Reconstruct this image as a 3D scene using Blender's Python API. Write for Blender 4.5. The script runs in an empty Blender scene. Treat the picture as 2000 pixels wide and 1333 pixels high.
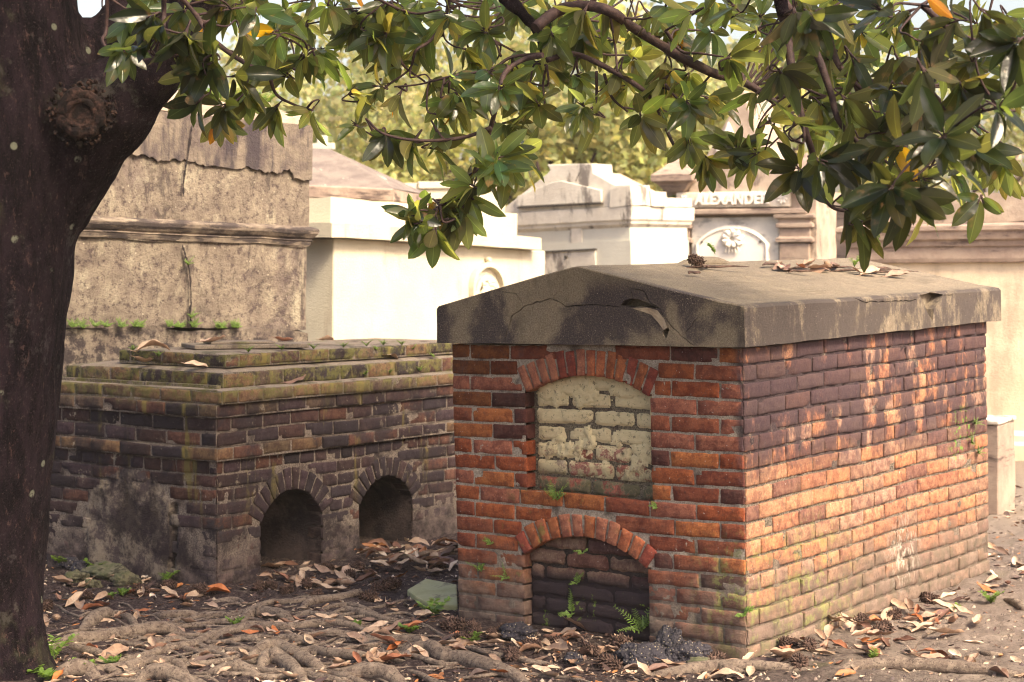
import bpy, bmesh, math, random
from mathutils import Vector, Matrix, noise, Euler
from math import sin, cos, pi, radians, sqrt, atan2
random.seed(7)
sc = bpy.context.scene
COL = sc.collection
# ------------------------------------------------------------------ camera
F, CX, CY, EYE = 3426.0, 1000.0, 666.5, 1.62
pt, rl = radians(2.75), radians(0.8)
FW = Vector((0, cos(pt), -sin(pt))); R0 = Vector((1, 0, 0)); U0 = R0.cross(FW)
RT = cos(rl) * R0 - sin(rl) * U0; UP = cos(rl) * U0 + sin(rl) * R0
EYEP = Vector((0, 0, EYE))
cam = bpy.data.objects.new('camera', bpy.data.cameras.new('camera')); COL.objects.link(cam)
cam.matrix_world = Matrix(((RT.x, UP.x, -FW.x, 0), (RT.y, UP.y, -FW.y, 0), (RT.z, UP.z, -FW.z, EYE), (0, 0, 0, 1)))
cam.data.sensor_width = 36; cam.data.lens = F / 2000 * 36
cam.data.clip_start = .05; cam.data.clip_end = 2000
cam.data.dof.use_dof = True; cam.data.dof.focus_distance = 6.9; cam.data.dof.aperture_fstop = 4.5
sc.camera = cam
# ------------------------------------------------------------------ light
SUN_AZ, SUN_EL = radians(136), radians(46)      # azimuth clockwise from +Y (away from the camera), so the sun is to the right
world = bpy.data.worlds.new('World'); sc.world = world; world.use_nodes = True
wn = world.node_tree.nodes; wl = world.node_tree.links
bg = wn['Background']; sky = wn.new('ShaderNodeTexSky'); sky.sky_type = 'NISHITA'; sky.sun_disc = False
sky.sun_elevation = SUN_EL; sky.sun_rotation = SUN_AZ; sky.dust_density = 5.0; sky.air_density = 1.2; sky.ozone_density = .6
wmx = wn.new('ShaderNodeMixRGB'); wmx.blend_type = 'MULTIPLY'; wmx.inputs[0].default_value = 1; wmx.inputs[2].default_value = (1.07, .96, .93, 1)
wl.new(sky.outputs[0], wmx.inputs[1]); wl.new(wmx.outputs[0], bg.inputs[0]); bg.inputs[1].default_value = .13
sl = bpy.data.lights.new('sun', 'SUN'); sl.energy = 3.0; sl.angle = radians(17); sl.color = (1.0, .86, .61)
so = bpy.data.objects.new('sun', sl); COL.objects.link(so)
sd = Vector((sin(SUN_AZ) * cos(SUN_EL), cos(SUN_AZ) * cos(SUN_EL), sin(SUN_EL)))
so.rotation_euler = sd.to_track_quat('Z', 'Y').to_euler(); so.location = sd * 30
sc.view_settings.view_transform = 'Standard'; sc.view_settings.look = 'None'
sc.view_settings.exposure = 1.5; sc.view_settings.gamma = 1
sc.render.engine = 'CYCLES'
sc.cycles.filter_width = 1.1; sc.cycles.max_bounces = 6; sc.cycles.transmission_bounces = 4; sc.cycles.diffuse_bounces = 3; sc.cycles.glossy_bounces = 2
# ------------------------------------------------------------------ helpers: pixels to rays, random
def ray(px, py): return FW + RT * ((px - CX) / F) + UP * ((CY - py) / F)
def at(px, py, d): return EYEP + ray(px, py) * d
def rnd(a, b): return random.uniform(a, b)
def nz(v, s=1.0): return noise.noise(Vector(v) * s)
def fbm(v, s=1.0, o=4): return noise.fractal(Vector(v) * s, 1.0, 2.0, o)
def gz(x, y):
    k = min(1.0, max(0.0, (14 - y) / 3))
    return k * (.018 * nz((x, y, 3), 1.3) + .012 * nz((x, y, 9), 4.0)) + .0
def ground_at(px, py):
    r = ray(px, py); t = EYE / -r.z; p = EYEP + r * t; p.z = gz(p.x, p.y); return p
# ------------------------------------------------------------------ materials
class NT:
    def __init__(s, name, rough=.85, spec=.3):
        m = bpy.data.materials.new(name); m.use_nodes = True; s.m = m; s.t = m.node_tree; s.n = s.t.nodes; s.l = s.t.links
        s.b = s.n['Principled BSDF']; s.b.inputs['Roughness'].default_value = rough; s.b.inputs['Specular IOR Level'].default_value = spec
        s.out = s.n['Material Output']; tc = s.n.new('ShaderNodeTexCoord'); s.co = tc.outputs['Object']; s._x = None
    def put(s, sock, v):
        if isinstance(v, (int, float)): sock.default_value = v
        elif isinstance(v, (tuple, list)): sock.default_value = (*v, 1) if len(v) == 3 and len(sock.default_value) == 4 else v
        else: s.l.new(v, sock)
    def math(s, op, a, b=0.0, c=None):
        n = s.n.new('ShaderNodeMath'); n.operation = op; s.put(n.inputs[0], a); s.put(n.inputs[1], b)
        if c is not None: s.put(n.inputs[2], c)
        return n.outputs[0]
    def mul(s, *a):
        r = a[0]
        for x in a[1:]: r = s.math('MULTIPLY', r, x)
        return r
    def add(s, a, b): return s.math('ADD', a, b)
    def mx(s, a, b): return s.math('MAXIMUM', a, b)
    def xyz(s):
        if not s._x: n = s.n.new('ShaderNodeSeparateXYZ'); s.l.new(s.co, n.inputs[0]); s._x = n.outputs
        return s._x
    def sc(s, v):
        n = s.n.new('ShaderNodeMapping'); n.inputs['Scale'].default_value = v; s.l.new(s.co, n.inputs[0]); return n.outputs[0]
    def noise(s, scale, detail=4, rough=.6, vec=None, dist=0.0):
        n = s.n.new('ShaderNodeTexNoise'); n.inputs['Scale'].default_value = scale; n.inputs['Detail'].default_value = detail
        n.inputs['Roughness'].default_value = rough; n.inputs['Distortion'].default_value = dist; s.l.new(vec or s.co, n.inputs['Vector']); return n.outputs['Fac']
    def vor(s, scale, feat='F1', vec=None):
        n = s.n.new('ShaderNodeTexVoronoi'); n.feature = feat; n.inputs['Scale'].default_value = scale; s.l.new(vec or s.co, n.inputs['Vector']); return n.outputs['Distance']
    def st(s, v, a, b):     # smooth step from a to b (a may exceed b)
        n = s.n.new('ShaderNodeMapRange'); n.interpolation_type = 'SMOOTHSTEP'
        s.put(n.inputs[0], v)
        if a < b: n.inputs[1].default_value = a; n.inputs[2].default_value = b; n.inputs[3].default_value = 0; n.inputs[4].default_value = 1
        else: n.inputs[1].default_value = b; n.inputs[2].default_value = a; n.inputs[3].default_value = 1; n.inputs[4].default_value = 0
        return n.outputs[0]
    def mix(s, f, a, b, mode='MIX'):
        n = s.n.new('ShaderNodeMixRGB'); n.blend_type = mode; s.put(n.inputs[0], f); s.put(n.inputs[1], a); s.put(n.inputs[2], b); return n.outputs[0]
    def attr(s, name='col'):
        n = s.n.new('ShaderNodeAttribute'); n.attribute_name = name; return n.outputs['Color']
    def near(s, p, r0, r1):  # blob mask round a local point
        n = s.n.new('ShaderNodeVectorMath'); n.operation = 'DISTANCE'; s.l.new(s.co, n.inputs[0]); n.inputs[1].default_value = p
        return s.st(n.outputs['Value'], r1, r0)
    def bump(s, h, dist=.01, strength=1.0, prev=None):
        n = s.n.new('ShaderNodeBump'); n.inputs['Distance'].default_value = dist; n.inputs['Strength'].default_value = strength
        s.put(n.inputs['Height'], h)
        if prev: s.l.new(prev, n.inputs['Normal'])
        s.l.new(n.outputs[0], s.b.inputs['Normal']); return n.outputs[0]
    def done(s, c): s.put(s.b.inputs['Base Color'], c); return s.m

def tomb_a_stains(n, c):
    x, y, z = n.xyz()
    side = n.st(y, .06, .012)                                  # the long wall (y = 0)
    n1 = n.noise(5, 5, .6); n2 = n.noise(14, 4, .6); nv = n.noise(3.2, 5, .65, n.sc((1.5, 1.5, .75)))
    # soot streaks running down from the eave of the long wall
    m = n.mul(n.st(z, .60, .86), n.st(nv, .40, .50), side)
    c = n.mix(n.mul(m, .88), c, (.045, .030, .040))
    m = n.mul(n.st(n.noise(6, 5, .7), .58, .68), n.mx(side, n.st(z, .75, 1.2)))
    c = n.mix(n.mul(m, .5), c, (.06, .04, .045))
    # grey dirt splashed up from the soil
    m = n.mul(n.st(n.add(z, n.mul(n1, .5)), .70, .36), .8)
    c = n.mix(m, c, n.mix(n.st(n2, .4, .6), (.20, .155, .125), (.09, .07, .062)))
    m = n.mul(n.st(n.noise(30, 7, .8), .54, .62), n.mx(n.mul(side, .6), .3)); c = n.mix(m, c, (.10, .065, .06))
    m = n.mul(n.st(z, .52, .12), n.st(n2, .45, .6), n.mul(side, .55)); c = n.mix(m, c, (.17, .14, .10))
    # green algae at the near corner and lower courses
    near = n.mx(n.near((0, 0, .28), .05, .36), n.mul(n.near((.55, 0, .18), .05, .6), .8))
    m = n.mul(near, n.st(n.noise(13, 7, .75), .49, .60))
    c = n.mix(n.mul(m, .75), c, (.24, .27, .085))
    m = n.mul(n.near((.0, .95, .35), .05, .5), n.st(n2, .58, .66)); c = n.mix(n.mul(m, .5), c, (.17, .22, .06))
    # lime splash on the long wall
    m = n.mul(n.near((1.42, 0, .25), .02, .25), n.st(n.noise(34, 6, .8, n.sc((1, 1, .5))), .50, .57)); c = n.mix(n.mul(m, .7), c, (.50, .45, .38))
    m = n.mul(n.near((2.1, 0, .70), .02, .22), n.st(n.noise(26, 3, .6), .56, .62)); c = n.mix(m, c, (.12, .30, .03))
    return c
def brick_mat(name, stains, speck=(.6, .55, .5), rough=.85):
    n = NT(name, rough, .25)
    c = n.attr(); f1 = n.noise(110, 6, .75); f2 = n.noise(19, 6, .75)
    c = n.mix(n.mul(n.st(f2, .42, .60), .7), c, n.mix(1, c, (.42, .30, .38), 'MULTIPLY'))
    c = n.mix(n.mul(n.st(f1, .50, .66), .65), c, n.mix(1, c, (1.7, 1.9, 1.8), 'MULTIPLY')); c = n.mix(n.mul(n.st(n.noise(60, 6, .8), .56, .66), .65), c, n.mix(1, c, (.35, .3, .4), 'MULTIPLY'))
    c = n.mix(n.mul(n.st(n.noise(75, 3, .5), .70, .74), .7), c, speck)
    c = stains(n, c)
    p = n.bump(n.noise(110, 8, .8), .006, .9); n.bump(n.noise(30, 6, .7), .010, .7, p)
    return n.done(c)
def mortar_mat(name, stains, c0, c1):
    n = NT(name, .95, .15); f = n.noise(140, 5, .75)
    c = n.mix(n.st(f, .35, .65), c0, c1); c = n.mix(n.mul(n.st(n.noise(7, 4, .6), .5, .68), .75), c, (.05, .035, .035)); c = stains(n, c)
    n.bump(n.noise(130, 6, .8), .010, 1.0); return n.done(c)
def tomb_b_stains(n, c):
    x, y, z = n.xyz(); n1 = n.noise(4, 5, .65); n2 = n.noise(12, 5, .7)
    # worn render left on the lower wall
    m = n.st(n.add(z, n.mul(n1, .7)), .66, .40)
    rend = n.mix(n.st(n2, .35, .65), (.14, .105, .10), (.028, .021, .027))
    c = n.mix(n.mul(m, .80), c, rend)
    # patch of render on the left wall
    m = n.mul(n.st(x, .06, .02), n.st(n.add(n.near((0, .60, .18), .20, .50), n.mul(n.noise(8, 6, .8), .8)), .80, .86)); c = n.mix(n.mul(m, .95), c, n.mix(n.st(n.noise(9, 7, .8), .42, .58), (.27, .22, .17), (.07, .052, .055)))
    # lime leaching from the joints
    m = n.mul(n.st(n.noise(17, 6, .75), .57, .64), n.st(n.noise(2.2, 3, .6), .45, .6), n.st(z, .35, .55), n.st(z, .98, .85)); c = n.mix(n.mul(m, .75), c, (.42, .36, .27))
    # algae and moss on the stepped top
    m = n.mul(n.st(z, .86, .98), n.st(n.noise(13, 7, .78), .44, .58)); c = n.mix(n.mul(m, .8), c, (.125, .12, .035)); c = n.mix(n.mul(n.st(z, .96, 1.02), n.st(n.noise(24, 6, .8), .52, .6), .8), c, (.035, .03, .028)); c = n.mix(n.mul(n.st(z, .9, 1.0), n.st(n.noise(30, 6, .8), .57, .64), .6), c, (.26, .22, .14))
    m = n.mul(n.st(n.noise(3.5, 4, .6, n.sc((2.2, 2.2, .35))), .60, .68), n.st(z, .25, .55)); c = n.mix(n.mul(m, .7), c, (.19, .155, .045))
    m = n.mul(n.st(z, .96, 1.02), n.st(n.noise(5, 5, .75), .60, .68)); c = n.mix(n.mul(m, .85), c, (.035, .03, .03))
    # soot
    m = n.mul(n.near((0, 0, .29), .03, .16), n.st(n2, .4, .55)); c = n.mix(m, c, (.03, .025, .03)); c = n.mix(n.mul(n.st(n.noise(2.6, 6, .75), .46, .60), n.st(z, 1.0, .85), .85), c, (.022, .016, .021))
    return c
def ident(n, c): return c
M = {}
M['brick_a'] = brick_mat('red_brick', tomb_a_stains)
M['mortar_a'] = mortar_mat('pale_mortar', tomb_a_stains, (.24, .20, .165), (.52, .45, .37))
M['brick_b'] = brick_mat('dark_brick', tomb_b_stains, (.3, .25, .2)); M['mortar_s'] = mortar_mat('dark_open_joint', tomb_a_stains, (.05, .04, .036), (.34, .28, .22))
M['mortar_b'] = mortar_mat('dark_mortar', tomb_b_stains, (.085, .065, .062), (.30, .25, .205))
def concrete_slab():
    n = NT('weathered_concrete', .9, .25); x, y, z = n.xyz()
    f = n.noise(150, 6, .85); c = n.mix(n.st(f, .36, .64), (.135, .105, .078), (.30, .25, .185)); c = n.mix(n.mul(n.st(n.noise(9, 6, .7), .5, .65), .35), c, (.36, .29, .21))
    sm = n.noise(2.6, 4, .55, n.sc((1, 1, .8)), .3)
    m = n.mul(n.st(n.add(sm, n.mul(n.noise(9, 6, .8), .22)), .555, .655), n.st(z, 1.59, 1.48), n.st(x, .03, -.01), n.st(f, .74, .48)); c = n.mix(n.mul(m, .9), c, (.035, .027, .040))
    m = n.mul(n.st(n.noise(3.6, 8, .75, n.sc((1.2, 1.2, .55))), .41, .53), n.st(y, .02, -.02)); c = n.mix(n.mul(m, .85), c, (.055, .045, .048))
    c = n.mix(n.mul(n.st(n.noise(5, 7, .75, n.sc((.35, 1.6, 1))), .52, .66), .45), c, (.10, .08, .06))
    c = n.mix(n.mul(n.st(n.vor(60), .12, .08), n.st(n.noise(20,3,.5), .5, .56), .8), c, (.50, .42, .33))
    c = n.mix(n.mul(n.st(n.vor(23), .06, .03), .9), c, (.04, .02, .02))
    n.bump(n.add(n.noise(130, 8, .8), n.mul(n.noise(7, 6, .7), 2.0)), .010, .85); return n.done(c)
M['slab_a'] = concrete_slab()
def plain(name, c0, c1, scale=6, rough=.9, bump=.006, dark=None, dthr=(.55, .68), dscale=4, stretch=(1, 1, 1), bs=50, spec=.25):
    n = NT(name, rough, spec); c = n.mix(n.st(n.noise(scale, 6, .65), .32, .68), c0, c1)
    if dark: c = n.mix(n.mul(n.st(n.noise(dscale, 6, .7, n.sc(stretch)), *dthr), .85), c, dark)
    n.bump(n.noise(bs, 6, .75), bump, .8); return n.done(c)
def stucco_c():
    n = NT('weathered_stucco', .92, .2); x, y, z = n.xyz()
    f = n.noise(7, 7, .75); c = n.mix(n.st(f, .3, .7), (.19, .15, .125), (.36, .30, .23))
    c = n.mix(n.mul(n.st(n.noise(3.2, 6, .75, n.sc((1, 1, .6)), .6), .54, .64), .6), c, (.52, .46, .34))
    c = n.mix(n.mul(n.st(n.noise(19, 8, .85), .51, .59), .85), c, (.085, .06, .062))
    c = n.mix(n.mul(n.st(n.noise(2.2, 5, .7), .55, .68), .45), c, (.15, .11, .115))
    c = n.mix(n.mul(n.st(n.vor(16), .10, .06), .8), c, (.62, .54, .42))
    c = n.mix(n.mul(n.st(n.noise(7, 8, .8, n.sc((1.3, 1.3, .28)), .4), .55, .64), .75), c, (.07, .055, .055)); c = n.mix(n.mul(n.st(n.noise(2.5, 7, .8), .58, .64), .5), c, (.09, .07, .065))
    # black mould below the ledge
    c = n.mix(n.mul(n.st(z, -.60, -.68), n.st(n.noise(9, 6, .8), .44, .56), .9), c, (.05, .04, .045)); c = n.mix(n.mul(n.st(n.noise(38, 6, .8), .56, .66), .5), c, (.09, .065, .065))
    n.bump(n.noise(45, 8, .85), .025, 1.0); return n.done(c)
M['stucco_c'] = stucco_c()
M['stucco_dark'] = plain('dark_render', (.10, .078, .075), (.22, .18, .14), 7, .92, .02, (.04, .032, .042), (.46, .58), 4, (1.6, 1.6, .22), 45)
M['mould_c'] = plain('ledge_stucco', (.13, .10, .085), (.27, .22, .17), 9, .92, .01, (.035, .028, .032), (.44, .54), 4, (1, 1, 5))
M['white'] = plain('white_plaster', (.53, .475, .36), (.60, .545, .42), 3, .8, .010, (.42, .34, .25), (.56, .70), 2.4, (1, 1, .22), 60)
M['white_old'] = plain('old_white_plaster', (.52, .47, .40), (.66, .61, .52), 5, .85, .008, (.13, .11, .10), (.52, .64), 6, (1, 1, .30))
M['tablet'] = plain('weathered_tablet', (.66, .58, .46), (.78, .70, .57), 20, .85, .008, (.34, .27, .2), (.56, .66), 14)
M['white_grey'] = plain('grey_white_plaster', (.50, .48, .41), (.57, .55, .47), 2, .85, .004)
M['tan'] = plain('tan_stone', (.32, .25, .20), (.48, .39, .31), 5, .9, .01, (.10, .075, .07), (.56, .68), 4, (1, 1, .5))
M['brown'] = plain('brown_stone', (.27, .20, .165), (.40, .31, .245), 5, .9, .01, (.07, .05, .05), (.52, .64), 3.5, (.5, .5, 3))
M['wall_f'] = plain('beige_stucco', (.60, .48, .34), (.72, .60, .44), 2.5, .92, .008, (.40, .32, .24), (.50, .70), 1.8, (1, 1, .5))
M['roof_g'] = plain('mossy_roof', (.15, .12, .11), (.24, .20, .17), 6, .9, .01, (.62, .54, .44), (.62, .67), 4)
M['grey_marble'] = plain('grey_marble', (.52, .50, .45), (.70, .66, .58), 4, .5, .002, (.28, .27, .25), (.5, .6), 3, (1, 1, 2.2))
M['white_marble'] = plain('white_marble', (.80, .74, .64), (.86, .81, .72), 5, .5, .003)
M['tile'] = plain('clay_roof', (.50, .33, .24), (.60, .44, .33), 8, .9, .01)
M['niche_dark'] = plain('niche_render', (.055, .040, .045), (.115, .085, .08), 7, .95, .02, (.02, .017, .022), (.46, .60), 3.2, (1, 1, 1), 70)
M['black'] = plain('black_hollow', (.012, .01, .012), (.03, .022, .022), 20)
M['iron'] = plain('iron', (.05, .045, .04), (.10, .09, .08), 20)
M['broken'] = plain('broken_plaster', (.46, .38, .29), (.30, .23, .17), 12, .95, .02)
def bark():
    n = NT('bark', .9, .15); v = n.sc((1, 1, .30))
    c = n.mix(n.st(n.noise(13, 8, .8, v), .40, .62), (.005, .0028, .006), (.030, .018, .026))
    c = n.mix(n.mul(n.st(n.noise(28, 6, .8, n.sc((1, 1, .5))), .57, .64), .85), c, (.10, .058, .055))
    c = n.mix(n.mul(n.st(n.noise(100, 6, .85), .57, .64), .75), c, (.15, .11, .105))
    c = n.mix(n.mul(n.st(n.noise(3.0, 5, .7), .56, .66), .5), c, (.06, .065, .03))
    c = n.mix(n.mul(n.st(n.noise(6, 8, .85), .56, .62), .5), c, (.10, .085, .09)); c = n.mix(n.mul(n.st(n.vor(5.5), .10, .06), n.st(n.noise(30, 4, .7), .35, .5), .8), c, (.30, .32, .24))
    p = n.bump(n.noise(16, 9, .85, v), .14, 1.0); n.bump(n.noise(90, 6, .8), .02, 1.0, p); return n.done(c)
M['bark'] = bark(); M['knot'] = plain('healed_knot', (.015, .008, .009), (.085, .045, .035), 30, .9, .03, (.006, .004, .005), (.45, .58), 20)
def bark_small():
    n = NT('twig_bark', .7, .35); c = n.mix(n.st(n.noise(25, 5, .7), .3, .7), (.022, .011, .014), (.07, .038, .034))
    n.bump(n.noise(50, 5, .7), .006, .8); return n.done(c)
M['twig'] = bark_small()
def root_mat():
    n = NT('root_bark', .9, .25); c = n.mix(n.st(n.noise(26, 7, .75), .3, .7), (.17, .125, .105), (.40, .32, .255))
    c = n.mix(n.mul(n.st(n.noise(60, 6, .8), .52, .60), .75), c, (.06, .04, .04)); c = n.mix(n.mul(n.st(n.noise(90, 4, .7), .60, .66), .6), c, (.5, .41, .33))
    p = n.bump(n.noise(28, 7, .8), .03, 1.0); n.bump(n.noise(110, 6, .8), .012, 1, p); return n.done(c)
M['root'] = root_mat()
def soil():
    n = NT('soil', .95, .2); x, y, z = n.xyz()
    c = n.mix(n.st(n.noise(5, 8, .75), .3, .7), (.13, .10, .088), (.32, .265, .22))
    c = n.mix(n.mul(n.st(n.noise(34, 7, .85), .50, .60), .8), c, (.045, .030, .034)); c = n.mix(n.mul(n.st(n.noise(90, 5, .8), .55, .62), .6), c, (.45, .36, .31))
    c = n.mix(n.mul(n.st(n.noise(60, 4, .7), .64, .70), .8), c, (.42, .33, .26))
    c = n.mix(n.mul(n.st(n.noise(2.1, 5, .7), .58, .68), .5), c, (.10, .12, .04))
    c = n.mix(n.mul(n.st(x, 1.6, .6), n.st(n.noise(4, 7, .8), .30, .46), .95), c, n.mix(n.st(n.noise(50, 6, .85), .45, .62), (.035, .022, .028), (.16, .12, .11)))  # soil darker in the root zone, shade of the gaps put into the colour
    # pale dry paving dust in the lane beyond
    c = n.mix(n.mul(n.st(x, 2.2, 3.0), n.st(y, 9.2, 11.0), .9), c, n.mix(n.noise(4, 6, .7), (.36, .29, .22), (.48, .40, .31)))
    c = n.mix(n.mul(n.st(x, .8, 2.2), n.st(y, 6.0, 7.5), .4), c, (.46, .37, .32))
    p = n.bump(n.noise(16, 9, .85), .07, 1.0); n.bump(n.noise(110, 6, .8), .02, 1, p); return n.done(c)
M['soil'] = soil()
def leaf_mat(name, top, under, trans, ft=.42, gloss=.28):
    m = bpy.data.materials.new(name); m.use_nodes = True; t = m.node_tree; N = t.nodes; L = t.links
    b = N['Principled BSDF']; out = N['Material Output']; b.inputs['Roughness'].default_value = gloss
    a = N.new('ShaderNodeAttribute'); a.attribute_name = 'col'
    g = N.new('ShaderNodeNewGeometry'); tc = N.new('ShaderNodeTexCoord')
    nzv = N.new('ShaderNodeTexNoise'); nzv.inputs['Scale'].default_value = 30; L.new(tc.outputs['Object'], nzv.inputs['Vector'])
    mx = N.new('ShaderNodeMixRGB'); mx.inputs[1].default_value = (*top, 1); mx.inputs[2].default_value = (*under, 1); L.new(g.outputs['Backfacing'], mx.inputs[0])
    mu = N.new('ShaderNodeMixRGB'); mu.blend_type = 'MULTIPLY'; mu.inputs[0].default_value = 1; L.new(mx.outputs[0], mu.inputs[1]); L.new(a.outputs['Color'], mu.inputs[2])
    mr = N.new('ShaderNodeMapRange'); mr.inputs[1].default_value = .3; mr.inputs[2].default_value = .7; mr.inputs[3].default_value = .75; mr.inputs[4].default_value = 1.2; L.new(nzv.outputs['Fac'], mr.inputs[0])
    m2 = N.new('ShaderNodeMixRGB'); m2.blend_type = 'MULTIPLY'; m2.inputs[0].default_value = 1; L.new(mu.outputs[0], m2.inputs[1]); L.new(mr.outputs[0], m2.inputs[2])
    n5 = N.new('ShaderNodeTexNoise'); n5.inputs['Scale'].default_value = 22; n5.inputs['Detail'].default_value = 6; L.new(tc.outputs['Object'], n5.inputs['Vector'])
    q5 = N.new('ShaderNodeMapRange'); q5.inputs[1].default_value = .62; q5.inputs[2].default_value = .68; L.new(n5.outputs['Fac'], q5.inputs[0])
    m5 = N.new('ShaderNodeMixRGB'); L.new(q5.outputs[0], m5.inputs[0]); L.new(m2.outputs[0], m5.inputs[1]); m5.inputs[2].default_value = (.16, .09, .04, 1); L.new(m5.outputs[0], b.inputs['Base Color'])
    r = N.new('ShaderNodeMapRange'); r.inputs[3].default_value = gloss; r.inputs[4].default_value = .8; L.new(g.outputs['Backfacing'], r.inputs[0]); L.new(r.outputs[0], b.inputs['Roughness'])
    tr = N.new('ShaderNodeBsdfTranslucent'); m3 = N.new('ShaderNodeMixRGB'); m3.blend_type = 'MULTIPLY'; m3.inputs[0].default_value = 1
    m3.inputs[1].default_value = (*trans, 1); L.new(a.outputs['Color'], m3.inputs[2]); L.new(m3.outputs[0], tr.inputs['Color'])
    ms = N.new('ShaderNodeMixShader'); ms.inputs[0].default_value = ft; L.new(b.outputs[0], ms.inputs[1]); L.new(tr.outputs[0], ms.inputs[2]); L.new(ms.outputs[0], out.inputs['Surface'])
    bp = N.new('ShaderNodeBump'); bp.inputs['Distance'].default_value = .004; bp.inputs['Strength'].default_value = .5; L.new(nzv.outputs['Fac'], bp.inputs['Height']); L.new(bp.outputs[0], b.inputs['Normal'])
    return m
M['leaf'] = leaf_mat('magnolia_leaf', (.018, .042, .022), (.078, .084, .030), (.50, .58, .12), .48, .22)
M['bgleaf'] = leaf_mat('far_foliage', (.31, .34, .17), (.33, .36, .19), (.56, .58, .28), .5, .5)  # lighter than real foliage, the haze of distance put into the leaf colour
M['weed'] = leaf_mat('weed_leaf', (.12, .20, .045), (.15, .22, .06), (.34, .50, .09), .4, .5)
def litter_mat(name, use_obj):
    n = NT(name, .55, .4)
    if use_obj:
        oi = n.n.new('ShaderNodeObjectInfo'); r = n.n.new('ShaderNodeValToRGB'); n.l.new(oi.outputs['Random'], r.inputs[0]); e = r.color_ramp
        e.elements[0].color = (.24, .15, .10, 1); e.elements[1].color = (.38, .12, .03, 1)
        for p, c in ((.15, (.42, .32, .23)), (.35, (.13, .065, .05)), (.5, (.50, .39, .29)), (.64, (.27, .17, .12)), (.78, (.44, .33, .25)), (.90, (.24, .11, .07))):
            k = e.elements.new(p); k.color = (*c, 1)
        c = r.outputs[0]
    else: c = n.attr()
    c = n.mix(n.mul(n.st(n.noise(35, 5, .7), .45, .65), .5), c, n.mix(1, c, (.45, .35, .35), 'MULTIPLY'))
    g = n.n.new('ShaderNodeNewGeometry'); c = n.mix(n.mul(g.outputs['Backfacing'], .6), c, n.mix(1, c, (1.3, 1.15, 1.1), 'MULTIPLY'))
    n.bump(n.noise(60, 5, .7), .003, .7); return n.done(c)
M['dry_leaf'] = litter_mat('dry_leaf', True); M['litter'] = litter_mat('dry_leaf_litter', False)
def stone_mat(name, c0, c1, sp, thr=.14, sc_=40):
    n = NT(name, .7, .4); c = n.mix(n.noise(14, 5, .7), c0, c1); c = n.mix(n.st(n.vor(sc_), thr + .05, thr), c, sp)
    n.bump(n.add(n.noise(40, 6, .8), n.mul(n.vor(sc_), 1.2)), .012, .9); return n.done(c)
M['aggregate'] = stone_mat('black_aggregate', (.012, .011, .018), (.05, .045, .06), (.42, .36, .26), .16, 75)
M['flagstone'] = plain('greenish_flagstone', (.32, .32, .17), (.42, .41, .24), 6, .85, .008, (.16, .15, .10), (.56, .66), 6)
M['mossrock'] = plain('mossy_stone', (.09, .10, .05), (.20, .18, .13), 14, .9, .03, (.03, .03, .02), (.5, .6), 12)
M['cone'] = plain('seed_cone', (.045, .028, .025), (.16, .10, .08), 50, .9, .02, None)
# ------------------------------------------------------------------ mesh builders
class MB:
    def __init__(s): s.v = []; s.f = []; s.c = []; s.sm = []
    def vert(s, p, c=(1, 1, 1)): s.v.append(tuple(p)); s.c.append(c); return len(s.v) - 1
    def face(s, f, smooth=False): s.f.append(tuple(f)); s.sm.append(smooth)
    def box(s, a, b, c=(1, 1, 1)):
        x0, y0, z0 = a; x1, y1, z1 = b; k = [s.vert(p, c) for p in ((x0, y0, z0), (x1, y0, z0), (x1, y1, z0), (x0, y1, z0), (x0, y0, z1), (x1, y0, z1), (x1, y1, z1), (x0, y1, z1))]
        for q in ((3, 2, 1, 0), (4, 5, 6, 7), (0, 1, 5, 4), (1, 2, 6, 5), (2, 3, 7, 6), (3, 0, 4, 7)): s.face([k[i] for i in q])
    def prism(s, pts, y0, y1, c=(1, 1, 1)):       # (x, z) outline extruded in y
        a = [s.vert((p[0], y0, p[1]), c) for p in pts]; b = [s.vert((p[0], y1, p[1]), c) for p in pts]; n = len(pts)
        s.face(a); s.face(b[::-1])
        for i in range(n): j = (i + 1) % n; s.face((a[j], a[i], b[i], b[j]))
    def tube(s, pts, rad, seg=8, c=(1, 1, 1), cap=True, wob=0.0, flat=1.0):
        rings = []; n = len(pts); up = None
        for i in range(n):
            p = Vector(pts[i]); t = (Vector(pts[min(n - 1, i + 1)]) - Vector(pts[max(0, i - 1)])).normalized()
            if up is None: up = t.orthogonal().normalized() if abs(t.z) > .9 else Vector((0, 0, 1))
            a = t.cross(up)
            a = a.normalized() if a.length > 1e-4 else t.orthogonal().normalized()
            up = a.cross(t).normalized(); rg = []
            for k in range(seg):
                w = 2 * pi * k / seg; d = a * cos(w) + up * sin(w) * flat; q = p + d * rad[i]
                if wob: q += d * rad[i] * wob * fbm(q, .9 / max(rad[i], .02) * .35, 3)
                rg.append(s.vert(q, c))
            rings.append(rg)
        for i in range(n - 1):
            for k in range(seg): l = (k + 1) % seg; s.face((rings[i][k], rings[i][l], rings[i + 1][l], rings[i + 1][k]), True)
        if cap: s.face(rings[0][::-1]); s.face(rings[-1])
    def build(s, name, mat, parent=None):
        me = bpy.data.meshes.new(name); me.from_pydata(s.v, [], s.f); me.update()
        me.polygons.foreach_set('use_smooth', s.sm)
        ca = me.color_attributes.new('col', 'FLOAT_COLOR', 'POINT'); ca.data.foreach_set('color', [x for c in s.c for x in (*c, 1)])
        me.materials.append(mat if not isinstance(mat, str) else M[mat])
        o = bpy.data.objects.new(name, me); COL.objects.link(o)
        if parent: o.parent = parent
        return o
def fixn(o):
    bm = bmesh.new(); bm.from_mesh(o.data); bmesh.ops.recalc_face_normals(bm, faces=bm.faces); bm.to_mesh(o.data); bm.free(); return o
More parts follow.
